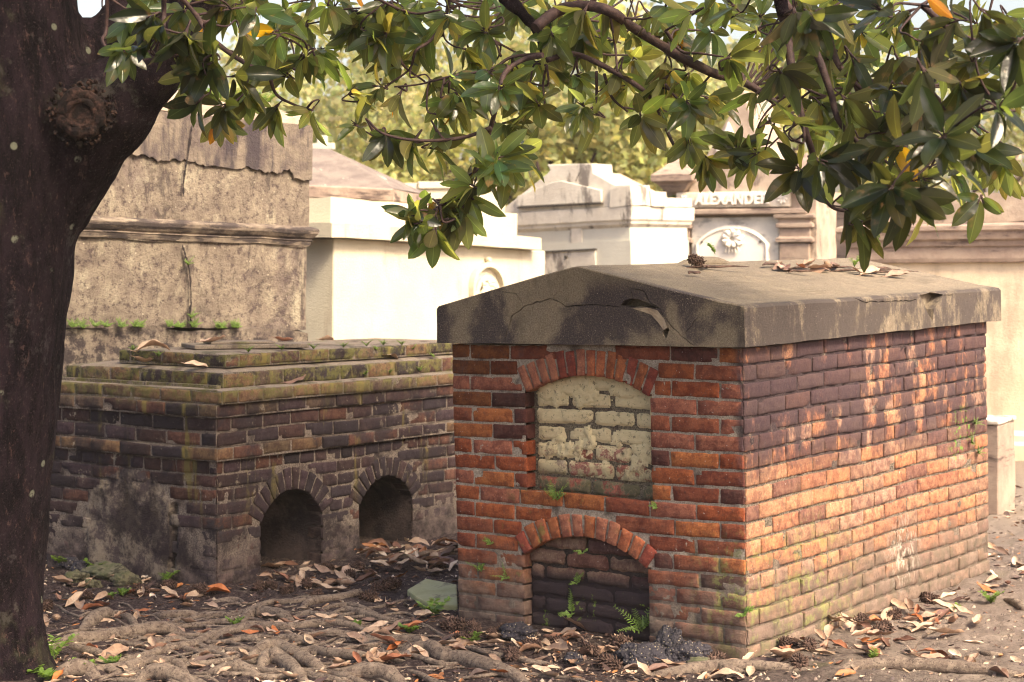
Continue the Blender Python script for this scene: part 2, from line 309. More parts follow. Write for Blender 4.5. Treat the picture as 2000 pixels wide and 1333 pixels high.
def bevel(o, w=.01, seg=2):
    m = o.modifiers.new('b', 'BEVEL'); m.width = w; m.segments = seg; m.limit_method = 'ANGLE'; m.angle_limit = radians(35); return o
def tag(o, label, cat, group=None, kind=None):
    if label: o['label'] = label
    if cat: o['category'] = cat
    if group: o['group'] = group
    if kind: o['kind'] = kind
    return o
def empty(name, label, cat, loc=(0, 0, 0), rot=None, group=None, mat=None):
    o = bpy.data.objects.new(name, None); COL.objects.link(o); o.empty_display_size = .1
    if mat is not None: o.matrix_world = mat
    else:
        o.location = loc
        if rot: o.rotation_euler = rot
    return tag(o, label, cat, group)
def spline(pts, n=6):
    P = [Vector(p) for p in pts]; P = [P[0] * 2 - P[1]] + P + [P[-1] * 2 - P[-2]]; out = []
    for i in range(1, len(P) - 2):
        for k in range(n):
            t = k / n; a, b, c, d = P[i - 1], P[i], P[i + 1], P[i + 2]
            out.append(.5 * ((2 * b) + (c - a) * t + (2 * a - 5 * b + 4 * c - d) * t * t + (3 * b - a - 3 * c + d) * t ** 3))
    out.append(P[-2]); return out
def lerps(vals, n, m):   # radii spread over a spline of m samples
    out = []
    for i in range(m):
        t = i / (m - 1) * (len(vals) - 1); k = min(int(t), len(vals) - 2); out.append(vals[k] + (vals[k + 1] - vals[k]) * (t - k))
    return out
def warp(p):
    q = Vector(p); return q + Vector((.005 * nz(q + Vector((5, 0, 0)), 1.7), .005 * nz(q + Vector((0, 9, 0)), 1.7), .012 * nz(q + Vector((0, 0, 7)), 1.3)))
def brick(mb, P, u0, u1, v0, v1, depth, col, worn=1.0, e=.0038, wf=warp):
    nu = max(3, int((u1 - u0) / .035) + 2); nv = 4
    us = [u0, u0 + e] + [u0 + e + (u1 - u0 - 2 * e) * i / (nu - 1) for i in range(1, nu - 1)] + [u1 - e, u1]
    vs = [v0, v0 + e] + [v0 + e + (v1 - v0 - 2 * e) * i / (nv - 1) for i in range(1, nv - 1)] + [v1 - e, v1]
    sd_ = rnd(0, 99); tu, tv, dn = rnd(-.010, .010) * worn, rnd(-.025, .025) * worn, rnd(-.0025, .001) * worn
    chip = rnd(.015, .05) if random.random() < .22 * worn else 0; cu0 = random.choice((u0, u1)); cv0 = random.choice((v0, v1))
    G = []
    for i, u in enumerate(us):
        row = []
        for j, v in enumerate(vs):
            ed = (i in (0, len(us) - 1)) + (j in (0, len(vs) - 1)); n = dn + tu * (u - (u0 + u1) / 2) + tv * (v - (v0 + v1) / 2)
            k = noise.noise(Vector((u * 22, v * 30, sd_)))
            n += .0012 * worn * k - (e * .6 * ed if ed < 2 else e * 1.3)
            if ed: n -= abs(k) * .004 * worn
            if chip and abs(u - cu0) < chip and abs(v - cv0) < chip * .6: n -= .012 * rnd(.6, 1)
            uu = u + (.003 * worn * noise.noise(Vector((u * 30, v * 30, sd_ + 5))) if ed else 0)
            vv = v + (.003 * worn * noise.noise(Vector((u * 30, v * 30, sd_ + 8))) if ed else 0)
            if ed == 2: uu += e * .35 * (1 if i == 0 else -1); vv += e * .35 * (1 if j == 0 else -1)
            row.append(mb.vert(wf(P(uu, vv, n)), col))
        G.append(row)
    for i in range(len(us) - 1):
        for j in range(len(vs) - 1): mb.face((G[i][j], G[i + 1][j], G[i + 1][j + 1], G[i][j + 1]), 0 < i < len(us) - 2 and 0 < j < len(vs) - 2)
    loop = [(i, 0) for i in range(len(us))] + [(len(us) - 1, j) for j in range(1, len(vs))] + [(i, len(vs) - 1) for i in range(len(us) - 2, -1, -1)] + [(0, j) for j in range(len(vs) - 2, 0, -1)]
    back = [mb.vert(wf(P(us[i], vs[j], -depth)), col) for i, j in loop]; n = len(loop)
    for k in range(n):
        l = (k + 1) % n; mb.face((G[loop[l][0]][loop[l][1]], G[loop[k][0]][loop[k][1]], back[k], back[l]))
def fill(a, b, half, L=.225, jit=.012):
    c = [a]; x = a + (L / 2 if half else L)
    while x < b - .05: c.append(x + rnd(-jit, jit)); x += L
    c.append(b); 
    if len(c) > 2 and c[-1] - c[-2] < .06: c.pop(-2)
    return c
def arcfit(p1, p2, p3):
    ax, ay = p1; bx, by = p2; cx, cy = p3; d = 2 * (ax * (by - cy) + bx * (cy - ay) + cx * (ay - by))
    ux = ((ax * ax + ay * ay) * (by - cy) + (bx * bx + by * by) * (cy - ay) + (cx * cx + cy * cy) * (ay - by)) / d
    uy = ((ax * ax + ay * ay) * (cx - bx) + (bx * bx + by * by) * (ax - cx) + (cx * cx + cy * cy) * (bx - ax)) / d
    return ux, uy, sqrt((ax - ux) ** 2 + (ay - uy) ** 2)
class Opening:          # a segment-arched opening in a (u, v) wall with a ring of bricks over it
    def __init__(s, ul, ur, vb, vs, vc, ring, n):
        s.ul, s.ur, s.vb, s.vs, s.n = ul, ur, vb, vs, n; s.cx, s.cy, s.r = arcfit((ul, vs), ((ul + ur) / 2, vc), (ur, vs)); s.R = s.r + ring
        s.a0 = atan2(vs - s.cy, ur - s.cx); s.a1 = pi - s.a0
    def inside(s, u, v, g=0.0):
        if v < s.vb: return False
        if v < s.vs: return s.ul - g < u < s.ur + g
        return (u - s.cx) ** 2 + (v - s.cy) ** 2 < (s.r + g) ** 2
    def blocked(s, v0, v1):   # interval a course cannot enter
        if v1 <= s.vb + .02: return None
        lo, hi = None, None
        if v0 < s.vs: lo, hi = s.ul, s.ur
        v = (v0 + v1) / 2
        yo = s.vs + (s.R - s.r) * sin(s.a0)
        if v > s.vs - .0:
            h = s.R ** 2 - (v - s.cy) ** 2
            if h > 0:
                w = sqrt(h); wl = s.R * cos(s.a0)
                if v < yo: w = min(w, s.r * cos(s.a0) + (v - s.vs) / max(.05, math.tan(s.a0)))
                lo = min(lo, s.cx - w) if lo is not None else s.cx - w; hi = max(hi, s.cx + w) if hi is not None else s.cx + w
            elif lo is None: return None
        return (lo, hi) if lo is not None else None
    def ring(s, mb, P, depth, colf, g=.010, worn=1.2):
        da = (s.a1 - s.a0) / s.n
        for k in range(s.n):
            a, b = s.a0 + da * k, s.a0 + da * (k + 1); tr_ = rnd(-.006, .006)
            def Q(t, r, n): return P(s.cx + r * cos(t), s.cy + r * sin(t), n)
            # u axis = radius, v axis = angle (scaled to metres)
            rm = (s.r + s.R) / 2
            brick(mb, lambda u, v, n: Q(v / rm, u, n), s.r + .002, s.R - .004 + tr_, a * rm + g / 2, b * rm - g / 2, depth, colf(), worn)
def grid_face(mb, P, u0, u1, v0, v1, step, nf, hole=None, depth=.06, col=(1, 1, 1), wf=warp):
    nu = int((u1 - u0) / step); nv = int((v1 - v0) / step); V = {}
    def g(i, j):
        if (i, j) not in V:
            u, v = u0 + (u1 - u0) * i / nu, v0 + (v1 - v0) * j / nv; V[i, j] = mb.vert(wf(P(u, v, nf(u, v))), col)
        return V[i, j]
    for i in range(nu):
        for j in range(nv):
            u, v = u0 + (u1 - u0) * (i + .5) / nu, v0 + (v1 - v0) * (j + .5) / nv
            if hole and hole(u, v): continue
            mb.face((g(i, j), g(i + 1, j), g(i + 1, j + 1), g(i, j + 1)), True)
# ------------------------------------------------------------------ ground
def axis(lo, hi, f0, f1, fine):
    a = []; x = f0
    while x < f1: a.append(x); x += fine
    s_ = fine; l = f0
    while l > lo: s_ *= 1.35; l -= s_; a.insert(0, l)
    s_ = fine; h = a[-1]
    while h < hi: s_ *= 1.35; h += s_; a.append(h)
    return a
mb = MB(); XS = axis(-600, 600, -3.2, 4.2, .035); YS = axis(-60, 900, 5.6, 11.5, .035)
idx = {}
for i, x in enumerate(XS):
    for j, y in enumerate(YS):
        near = -4 < x < 5 and 5 < y < 12.5
        z = gz(x, y) + (.016 * fbm((x, y, 0), 11, 4) if near else 0)
        idx[i, j] = mb.vert((x, y, z))
for i in range(len(XS) - 1):
    for j in range(len(YS) - 1): mb.face((idx[i, j], idx[i + 1, j], idx[i + 1, j + 1], idx[i, j + 1]), True)
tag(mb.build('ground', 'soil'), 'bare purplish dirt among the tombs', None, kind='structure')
# ------------------------------------------------------------------ red brick tomb (A)
TA = empty('red_brick_tomb', 'red brick tomb with a cracked gabled concrete lid and two bricked-up arches', 'tomb', (.9232, 6.9288, -.02), Euler((-.008, -.0045, .907), 'XYZ'))
WA, LA, HA, NC = 1.505, 2.405, 1.272, 18; ch = HA / NC
def PF(u, v, n): return Vector((-n, u, v))            # front wall, x = 0 (u = y)
def PS(u, v, n): return Vector((u, -n, v))            # long wall, y = 0
def PL(u, v, n): return Vector((u, WA + n, v))        # far long wall
def PBk(u, v, n): return Vector((LA + n, u, v))       # rear wall
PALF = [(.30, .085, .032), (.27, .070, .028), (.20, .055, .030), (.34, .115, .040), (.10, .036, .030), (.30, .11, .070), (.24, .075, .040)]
PALS = [(.39, .185, .10), (.34, .155, .09), (.42, .225, .13), (.30, .17, .11), (.34, .20, .14), (.22, .11, .08), (.44, .20, .10)]  # paler palette of the same brick: bleaching plus sunlight put into the colour
def pick(p, k=.12):
    c = random.choice(p); f = 1 + rnd(-k, k); return tuple(x * f for x in c)
upper = Opening(.447, 1.088, .625, 1.055, 1.132, .118, 14)
lower = Opening(.478, 1.118, -.05, .345, .452, .10, 12)
random.seed(11)
mb = MB()
for i in range(NC):
    v1 = HA - i * ch; v0 = v1 - ch; seg = [(0.004, WA - .002)]
    for op in (upper, lower):
        b = op.blocked(v0 + .006, v1 - .006)
        if b:
            ns = []
            for a, c in seg:
                if b[1] <= a or b[0] >= c: ns.append((a, c)); continue
                if b[0] - a > .035: ns.append((a, b[0]))
                if c - b[1] > .035: ns.append((b[1], c))
            seg = ns
    for a, c in seg:
        rev = c > WA - .05 and a > .1
        bs = fill(a, c, (i % 2 == 0), .225)
        if rev: bs = [a + c - q for q in bs][::-1]
        for q, r in zip(bs, bs[1:]):
            deep = .09 if (abs(q - a) < .001 and a > .1) or (abs(r - c) < .001 and c < WA - .1) else .03
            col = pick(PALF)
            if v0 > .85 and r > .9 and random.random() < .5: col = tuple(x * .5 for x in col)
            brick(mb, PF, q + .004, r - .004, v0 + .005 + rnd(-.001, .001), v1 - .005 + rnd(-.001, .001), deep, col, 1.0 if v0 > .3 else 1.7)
for op in (upper, lower): op.ring(mb, lambda u, v, n: PF(u, v, n + .004), .09, lambda: pick([(.40, .13, .06), (.36, .12, .05), (.30, .07, .045), (.26, .06, .04), (.38, .15, .09)]))
mb.build('front_brick_wall', 'brick_a', TA)
mb = MB()
for i in range(NC):
    v1 = HA - i * ch; v0 = v1 - ch
    head = i in (6, 13)
    bs = fill(.006, LA, i % 2 == 1 if not head else False, .1125 if head else .225, .006 if head else .014)
    for q, r in zip(bs, bs[1:]):
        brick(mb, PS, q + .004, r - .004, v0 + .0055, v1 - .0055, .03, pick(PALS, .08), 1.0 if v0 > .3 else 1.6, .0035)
mb.build('side_brick_wall', 'brick_a', TA)
mb = MB()
for i in range(NC):
    v1 = HA - i * ch; v0 = v1 - ch
    for PP, L in ((PL, LA), (PBk, WA)):
        bs = fill(.006, L - .004, i % 2 == 1, .225)
        for q, r in zip(bs, bs[1:]): brick(mb, PP, q + .004, r - .004, v0 + .0055, v1 - .0055, .03, pick(PALS), 1.4)
fixn(mb.build('rear_brick_wall', 'brick_a', TA))
mb = MB()
def nmort(u, v): return -.0045 + .004 * fbm((u, v, 1), 22, 3)
gap = lambda u, v: upper.inside(u, v, .012) or lower.inside(u, v, .012)
grid_face(mb, PF, .008, WA - .008, -.02, HA - .004, .0125, nmort, gap)
m2 = MB(); grid_face(m2, PS, .009, LA - .008, -.02, HA - .004, .0125, lambda u, v: -.0085 + .010 * fbm((u, v, 4), 14, 4)); m2.build('side_mortar', 'mortar_s', TA)
mb.box((.06, .06, -.02), (LA - .01, .44, HA - .01)); mb.box((.10, 1.13, -.02), (LA - .01, WA - .01, HA - .01)); mb.box((.16, .43, -.02), (LA - .012, 1.10, HA - .012))
mb.build('mortar', 'mortar_a', TA)
# infills
def infill_stain_u(n, c):
    x, y, z = n.xyz(); f = n.noise(13, 6, .75); g = n.noise(5, 4, .6)
    m = n.st(n.add(f, n.mul(n.st(z, .78, .95), .22)), .45, .52); c = n.mix(n.mul(m, .93), c, n.mix(n.noise(30, 5, .7), (.58, .48, .27), (.84, .72, .45)))
    m = n.mul(n.st(z, .78, .66), n.st(f, .40, .54)); c = n.mix(n.mul(m, .9), c, (.05, .052, .03)); c = n.mix(n.mul(n.st(n.noise(40, 6, .8), .55, .62), .7), c, (.12, .10, .07))
    return n.mix(n.mul(n.st(g, .6, .7), n.st(z, 1.0, .8), .8), c, (.08, .075, .05))
def infill_stain_l(n, c):
    x, y, z = n.xyz(); m = n.mul(n.st(z, .30, .24), .93); c = n.mix(m, c, (.035, .026, .032))
    m = n.mul(n.st(n.noise(16, 5, .7), .60, .66), n.st(z, .26, .18), .85); return n.mix(m, c, (.16, .24, .04))
M['infill_u'] = brick_mat('lime_washed_brick', infill_stain_u); M['infill_l'] = brick_mat('blackened_brick', infill_stain_l)
M['infill_um'] = mortar_mat('lime_joint', ident, (.07, .06, .045), (.30, .25, .18)); M['infill_lm'] = mortar_mat('black_joint', infill_stain_l, (.03, .024, .026), (.09, .07, .06))
for nm, op, v0, vtop, nin, pal, mt, mm, hch, worn, uu0, uu1 in (
        ('upper_niche_infill', upper, .62, 1.145, -.055, [(.36, .13, .09), (.42, .20, .15), (.33, .25, .17), (.42, .35, .24)], 'infill_u', 'infill_um', .0735, 2.0, .44, 1.084),
        ('lower_niche_infill', lower, -.05, .46, -.042, [(.10, .05, .045), (.16, .08, .06), (.22, .14, .10)], 'infill_l', 'infill_lm', .071, 3.0, .47, 1.125)):
    mb = MB(); v = v0; i = 0
    while v < vtop:
        c0 = v; c1 = min(v + hch, vtop); half = i % 2 == 0
        for q, r in zip(*(lambda s: (s, s[1:]))(fill(uu0, uu1, half, .235, .02))):
            brick(mb, PF, q + .006, r - .006, c0 + .006, c1 - .005, .05, pick(pal), worn, .011, lambda p: warp(p + Vector((-nin, 0, 0))))
        v += hch; i += 1
    # the wall it closes hides whatever runs past the arch
    inf = mb.build(nm, mt, TA)
    mb = MB(); grid_face(mb, PF, uu0 - .03, uu1 + .03, v0 - .03, vtop + .02, .015, lambda u, v: nin - (.009 if op is upper else .016) + .006 * fbm((u, v, 2), 16, 3))
    mb.build('joint', mm, inf)
    if op is upper:
        mb = MB(); sm_ = lambda u, v: fbm((u, v, 6), 8, 5) + max(0, v - .98) * 2.5 - .17
        grid_face(mb, PF, uu0, uu1, v0 + .08, vtop, .007, lambda u, v: nin - .004 + .010 * min(1, max(0, sm_(u, v) * 4)) + .004 * fbm((u, v, 3), 30, 3), lambda u, v: sm_(u, v) < 0, col=(.56, .46, .27)); mb.build('plaster_smear', mt, inf)
# concrete lid
def lid():
    y0, y1, zb = -.036, 1.556, 1.272
    prof = [(y0, zb), (y0, 1.425), (y0 + .012, 1.436), (.02, 1.445), (.079, 1.452), (.138, 1.466)]
    for k in range(1, 8): t = k / 8; prof.append((.138 + (.775 - .138) * t, 1.466 + (1.604 - 1.466) * t))
    prof += [(.755, 1.6005), (.775, 1.603), (.80, 1.600)]
    for k in range(1, 9): t = k / 8; prof.append((.80 + (y1 - .012 - .80) * t, 1.600 + (1.438 - 1.600) * t))
    prof += [(y1, 1.425), (y1, 1.35), (y1, zb)]
    for k in range(1, 10): prof.append((y1 + (y0 - y1) * k / 10, zb))
    NX = 60; x0, x1 = -.04, 2.497; mb = MB(); R_ = []
    for i in range(NX + 1):
        x = x0 + (x1 - x0) * i / NX
        if i == 1: x = x0 + .006
        R_.append([])
        for (y, z) in prof:
            d = .004 * fbm((x, y, z), 5, 4); e = .0 if i else .004
            yy = y + (e if y < .7 else -e) * (1 if z > zb + .01 else 0); zz = z - (e if z > zb + .05 else 0)
            R_[-1].append(mb.vert((x + (.002 * fbm((y, z, x), 9, 3)), yy + (d if z < 1.45 else 0) * .6, zz + d * .8)))
    n = len(prof)
    for i in range(NX):
        for k in range(n): l = (k + 1) % n; mb.face((R_[i][k], R_[i][l], R_[i + 1][l], R_[i + 1][k]), False)
    mb.face(R_[0][::-1]); mb.face(R_[-1]); return mb
o = fixn(lid().build('concrete_lid', 'slab_a', TA))
def front_yz(px, py):       # a point of the picture carried on to the lid's front face
    mi = Matrix.LocRotScale(Vector((.9232, 6.9288, -.02)), Euler((-.008, -.0045, .907), 'XYZ'), None).inverted()
    a = mi @ EYEP; d = mi.to_3x3() @ ray(px, py); t = (-.04 - a.x) / d.x; q = a + d * t; return (q.y, q.z)
def side_xz(px, py):
    mi = Matrix.LocRotScale(Vector((.9232, 6.9288, -.02)), Euler((-.008, -.0045, .907), 'XYZ'), None).inverted()
    a = mi @ EYEP; d = mi.to_3x3() @ ray(px, py); t = (-.036 - a.y) / d.y; q = a + d * t; return (q.x, q.z)
def crackline(pts, w):
    P = []
    for a, b in zip(pts, pts[1:]):
        n = max(2, int(math.dist(a, b) / .02))
        for k in range(n): t = k / n; P.append((a[0] + (b[0] - a[0]) * t + rnd(-.004, .004), a[1] + (b[1] - a[1]) * t + rnd(-.004, .004)))
    P.append(pts[-1]); L = []; Rr = []
    for i, p in enumerate(P):
        a = P[max(0, i - 1)]; b = P[min(len(P) - 1, i + 1)]; dx, dz = b[0] - a[0], b[1] - a[1]; l = math.hypot(dx, dz) or 1
        ww = w * rnd(.5, 1.3) * (.3 if i in (0, len(P) - 1) else 1); L.append((p[0] - dz / l * ww, p[1] + dx / l * ww)); Rr.append((p[0] + dz / l * ww, p[1] - dx / l * ww))
    return L + Rr[::-1]
def cut(o, outline, kind, depth):
    mb = MB(); n = len(outline)
    if kind == 'front': f = lambda p, k: (-.04 + (-.03 if k else depth), p[0], p[1])
    else: f = lambda p, k: (p[0], -.036 + (-.03 if k else depth), p[1])
    a = [mb.vert(f(p, 0)) for p in outline]; b = [mb.vert(f(p, 1)) for p in outline]
    mb.face(a); mb.face(b[::-1])
    for i in range(n): j = (i + 1) % n; mb.face((a[j], a[i], b[i], b[j]))
    c = fixn(mb.build('cutter', 'slab_a')); c.matrix_world = Matrix.Identity(4)
    c.matrix_world = Matrix.LocRotScale(TA.location, TA.rotation_euler, None)
    m = o.modifiers.new('c', 'BOOLEAN'); m.operation = 'DIFFERENCE'; m.solver = 'EXACT'; m.object = c; return c
random.seed(3)
ff = lambda L: [front_yz(*p) for p in L]
cs = [cut(o, ff([(1212, 597), (1218, 588), (1232, 583), (1248, 585), (1262, 591), (1278, 597), (1288, 603), (1270, 602), (1250, 599), (1232, 601)]), 'front', .07),
      cut(o, ff([(1293, 648), (1305, 640), (1307, 645), (1301, 662), (1296, 657)]), 'front', .05)]
for L, w in (([(985, 668), (990, 645), (1000, 618), (1024, 600), (1048, 590), (1078, 585), (1106, 598), (1145, 596), (1180, 598), (1214, 599)], .0022),
             ([(980, 570), (1008, 574), (1022, 595)], .0016), ([(1080, 585), (1090, 564)], .0014), ([(1228, 562), (1236, 582)], .0016),
             ([(1228, 562), (1258, 570), (1270, 592), (1288, 602), (1307, 632), (1330, 655), (1356, 676)], .0022), ([(1332, 657), (1350, 637), (1366, 612)], .0012)):
    cs.append(cut(o, crackline(ff(L), w), 'front', .02))
cs.append(cut(o, [side_xz(*p) for p in ((1796, 577), (1812, 574), (1826, 571), (1842, 576), (1834, 590), (1824, 604), (1822, 628), (1812, 612), (1806, 597))], 'side', .055))
for L, w in (([(1672, 583), (1690, 590), (1740, 590), (1790, 586)], .0025), ([(1842, 578), (1862, 577)], .002), ([(1905, 580), (1914, 596), (1918, 618)], .0018)):
    cs.append(cut(o, crackline([side_xz(*p) for p in L], w), 'side', .018))
bpy.context.view_layer.update()
dg = bpy.context.evaluated_depsgraph_get(); me = bpy.data.meshes.new_from_object(o.evaluated_get(dg)); print('LID', len(o.data.polygons), len(me.polygons), [round(v, 2) for v in o.evaluated_get(dg).dimensions])
o.modifiers.clear()
if len(me.polygons) > 1000: o.data = me
for c in cs: bpy.data.objects.remove(c)
# broken plaster scar beside the hole, and the hollow behind
scar = ff([(1236, 603), (1264, 601), (1284, 606), (1298, 624), (1304, 640), (1296, 644), (1286, 630), (1272, 615), (1256, 609)])
mb = MB(); mb.face([mb.vert((-.0425 + .001 * rnd(-1, 1), p[0], p[1])) for p in scar]); mb.build('plaster_scar', 'broken', TA)
mb = MB(); mb.tube(spline([(.72, .77, 1.580), (.90, .78, 1.598), (1.05, .78, 1.600), (1.25, .77, 1.580)], 5), lerps([.03, .06, .065, .02], 4, 16), 10, wob=.2, flat=.5); mb.build('ridge_patch', 'slab_a', TA)
# ------------------------------------------------------------------ dark brick tomb (B)
TB = empty('dark_brick_tomb', 'low dark brick tomb with a stepped mossy top and two open arched niches', 'tomb', (-1.4811, 8.6304, 0), Euler((.0104, .0168, .9734), 'XYZ'))
WB, LB = 1.25, 2.45
PALB = [(.042, .025, .026), (.033, .022, .026), (.062, .032, .029), (.028, .020, .025), (.095, .044, .032), (.045, .028, .034)]
PALO = [(.17, .10, .055), (.15, .09, .05), (.12, .08, .05), (.09, .06, .045)]
n1 = Opening(.331, .797, -.05, .285, .432, .115, 12); n2 = Opening(1.129, 1.590, -.05, .285, .424, .115, 12)
FILL = []
def band(mb, z0, z1, a, b, c, d, pal, half, worn=1.6, L=.225, e=.004):
    # a,b,c,d = position of the x-min face, y-min face, x-max face, y-max face
    fb = MB(); fb.box((a + .0065, b + .0065, z0 - .002), (c - .0065, d - .0065, z1 - .003)); FILL.append(fb)
    for kind, lo, hi in (('x', b, d), ('y', a, c), ('X', b, d), ('Y', a, c)):
        P = {'x': lambda u, v, n: Vector((a - n, u, v)), 'y': lambda u, v, n: Vector((u, b - n, v)), 'X': lambda u, v, n: Vector((c + n, u, v)), 'Y': lambda u, v, n: Vector((u, d + n, v))}[kind]
        bs = fill(lo + .004, hi - .004, half if kind in 'xX' else not half, L)
        for q, r in zip(bs, bs[1:]): brick(mb, P, q + .0045, r - .0045, z0 + .004, z1 - .004, .035, pick(pal, .25), worn, e)
random.seed(21)
mb = MB(); NB = 9; hb = .63 / NB
for i in range(NB):
    v1 = .63 - i * hb; v0 = v1 - hb
    for P, L, ops in ((lambda u, v, n: Vector((u, -n, v)), LB, (n1, n2)), (lambda u, v, n: Vector((-n, u, v)), WB, ()), (lambda u, v, n: Vector((u, WB + n, v)), LB, ()), (lambda u, v, n: Vector((LB + n, u, v)), WB, ())):
        seg = [(.004, L - .002)]
        for op in ops:
            b = op.blocked(v0 + .006, v1 - .006)
            if b:
                ns = []
                for a, c in seg:
                    if b[1] <= a or b[0] >= c: ns.append((a, c)); continue
                    if b[0] - a > .04: ns.append((a, b[0]))
                    if c - b[1] > .04: ns.append((b[1], c))
                seg = ns
        for a, c in seg:
            bs = fill(a, c, i % 2 == 0, .225 if i != 0 else .1125, .015)
            for q, r in zip(bs, bs[1:]):
                m_ = (q + r) / 2; vm = (v0 + v1) / 2
                if L == WB and P(0, 0, 0).x == 0 and P(1, 0, 0).x == 0 and P(1, 0, 0).y == 1:
                    if .30 < m_ < .93 and vm < .50 - .25 * abs(m_ - .62): continue
                lowr = vm < .30 + .08 * nz((m_, vm, 3), 4)
                deep = .10 if (abs(q - a) < .001 and a > .1) or (abs(r - c) < .001 and c < L - .1) else .035
                dn = -.0022 if lowr else 0
                brick(mb, (lambda P: lambda u, v, n: P(u, v, n + dn))(P), q + .004, r - .004, v0 + .0045, v1 - .0045, deep, pick(PALB, .3), 1.3, .0055)
for op in (n1, n2): op.ring(mb, lambda u, v, n: Vector((u, -n - .002, v)), .10, lambda: pick(PALB[:2] + PALB[3:4] + PALB[5:], .2))
fixn(mb.build('brick_wall', 'brick_b', TB))
mb = MB()
def nB(u, v): return -.0050 + .004 * fbm((u, v, 1), 20, 3) + (.0028 if v < .22 + .1 * nz((u, v, 0), 3) else 0)
def nBL(u, v):
    r = nB(u, v)
    if .30 < u < .93 and v < .50 - .25 * abs(u - .62) + .03 * nz((u, v, 0), 9): r = .004 + .010 * fbm((u, v, 0), 6, 4)
    c0 = .300 + .018 * nz((v * 7, 0, 0)); 
    if abs(u - c0) < .010 + .02 * max(0, .32 - abs(v - .30)) * (v > .1) and v < .40: r = -.045
    return r
grid_face(mb, lambda u, v, n: Vector((u, -n, v)), .008, LB - .01, -.03, .63, .014, nB, lambda u, v: n1.inside(u, v, .01) or n2.inside(u, v, .01))
grid_face(mb, lambda u, v, n: Vector((-n, u, v)), .008, WB - .01, -.03, .63, .014, nBL)
mb.box((.055, .55, -.03), (LB - .01, WB - .01, 1.0)); mb.box((.055, .05, .46), (LB - .01, .54, 1.0)); mb.box((.055, .05, -.03), (.30, .54, .455)); mb.box((.84, .05, -.03), (1.09, .54, .455)); mb.box((1.64, .05, -.03), (LB - .01, .54, .455))
mb.box((.012, .012, .63), (LB - .02, WB - .02, .98))
mb.build('mortar', 'mortar_b', TB)
for op in (n1, n2):
    mb = MB(); prof = [(op.ul - .004, -.04)] + [(op.ul - .004, op.vs)]
    for k in range(13): t = op.a1 + (op.a0 - op.a1) * k / 12; prof.append((op.cx + (op.r + .004) * cos(t), op.cy + (op.r + .004) * sin(t)))
    prof += [(op.ur + .004, op.vs), (op.ur + .004, -.04)]; prev = None
    for k in range(10):
        y = .012 + .46 * k / 9; sh = 1 - .12 * (k / 9) ** 3
        rg = [mb.vert((op.cx + (p[0] - op.cx) * sh + .006 * fbm((p[0], y, p[1]), 7, 3), y, p[1] * (1 - .06 * (k / 9) ** 3) + .006 * fbm((p[1], y, p[0]), 7, 3))) for p in prof]
        if prev:
            for a in range(len(rg) - 1): mb.face((prev[a], prev[a + 1], rg[a + 1], rg[a]), True)
        prev = rg
    mb.face(prev); mb.build('niche_lining', 'niche_dark', TB)
mb = MB()
band(mb, .632, .697, -.022, -.026, LB + .02, WB + .02, PALB + PALO, False)
band(mb, .699, .771, 0, 0, LB, WB, PALB, True); band(mb, .773, .845, 0, 0, LB, WB, PALB, False)
band(mb, .847, .913, -.018, -.018, LB + .015, WB + .015, PALB + PALO[2:], True)
fixn(mb.build('corbel_courses', 'brick_b', TB))
mb = MB(); random.seed(5)
band(mb, .915, .980, .0, -.04, LB + .04, WB + .03, PALO, False, 1.3, .21, .005)
band(mb, .983, 1.064, .085, .035, LB - .05, WB - .06, PALO + PALB, True, 1.3, .23, .006)
band(mb, 1.085, 1.150, .165, .095, LB - .12, WB - .38, PALO + PALB, False, 1.3, .23, .006)
tp = fixn(mb.build('stepped_top', 'brick_b', TB))
def tread(x0, y0, x1, y1, z, step=.03, slope=None, edge=None):
    mb = MB(); nu = int((x1 - x0) / step); nv = int((y1 - y0) / step); g = {}
    for i in range(nu + 1):
        for j in range(nv + 1):
            x, y = x0 + (x1 - x0) * i / nu, y0 + (y1 - y0) * j / nv; d = min(x - x0, y - y0, x1 - x, y1 - y)
            g[i, j] = mb.vert((x, y, z - (.012 if d < .004 else 0) + .003 * fbm((x, y, z), 6, 3) + (min(d, .14) * slope if slope else 0)))
    for i in range(nu):
        for j in range(nv): mb.face((g[i, j], g[i + 1, j], g[i + 1, j + 1], g[i, j + 1]), True)
    return mb
for fb in FILL: fb.build('joint_fill', 'mortar_b', tp)
def tread_stain(n, c):
    m = n.st(n.noise(6, 5, .7), .5, .64); c = n.mix(n.mul(m, .6), c, (.13, .135, .05)); return n.mix(n.mul(n.st(n.noise(3, 5, .7), .52, .64), .7), c, (.07, .06, .055))
M['tread'] = mortar_mat('render_tread', tread_stain, (.17, .14, .12), (.29, .24, .19))
tread(.004, -.034, LB + .034, WB + .024, .9835, .03, .02).build('ledge', 'tread', TB)
tread(.092, .042, LB - .057, WB - .067, 1.066, .03, .13).build('ledge', 'tread', TB)
tread(.172, .102, LB - .127, WB - .387, 1.151, .03, .05).build('top_slab', 'tread', TB)
pl = empty('loose_slab', 'thin loose stone plate lying on the flat top of the dark brick tomb', 'slab')
mb = MB(); mb.box((0, 0, 0), (.62, .30, .022)); mb.box((.1, .05, .023), (.45, .22, .036)); o = bevel(mb.build('plate', 'tread', pl), .004)
pl.matrix_world = Matrix.LocRotScale(TB.location, TB.rotation_euler, None) @ Matrix.LocRotScale(Vector((.28, .42, 1.162)), Euler((.0, .0, -.55)), None)
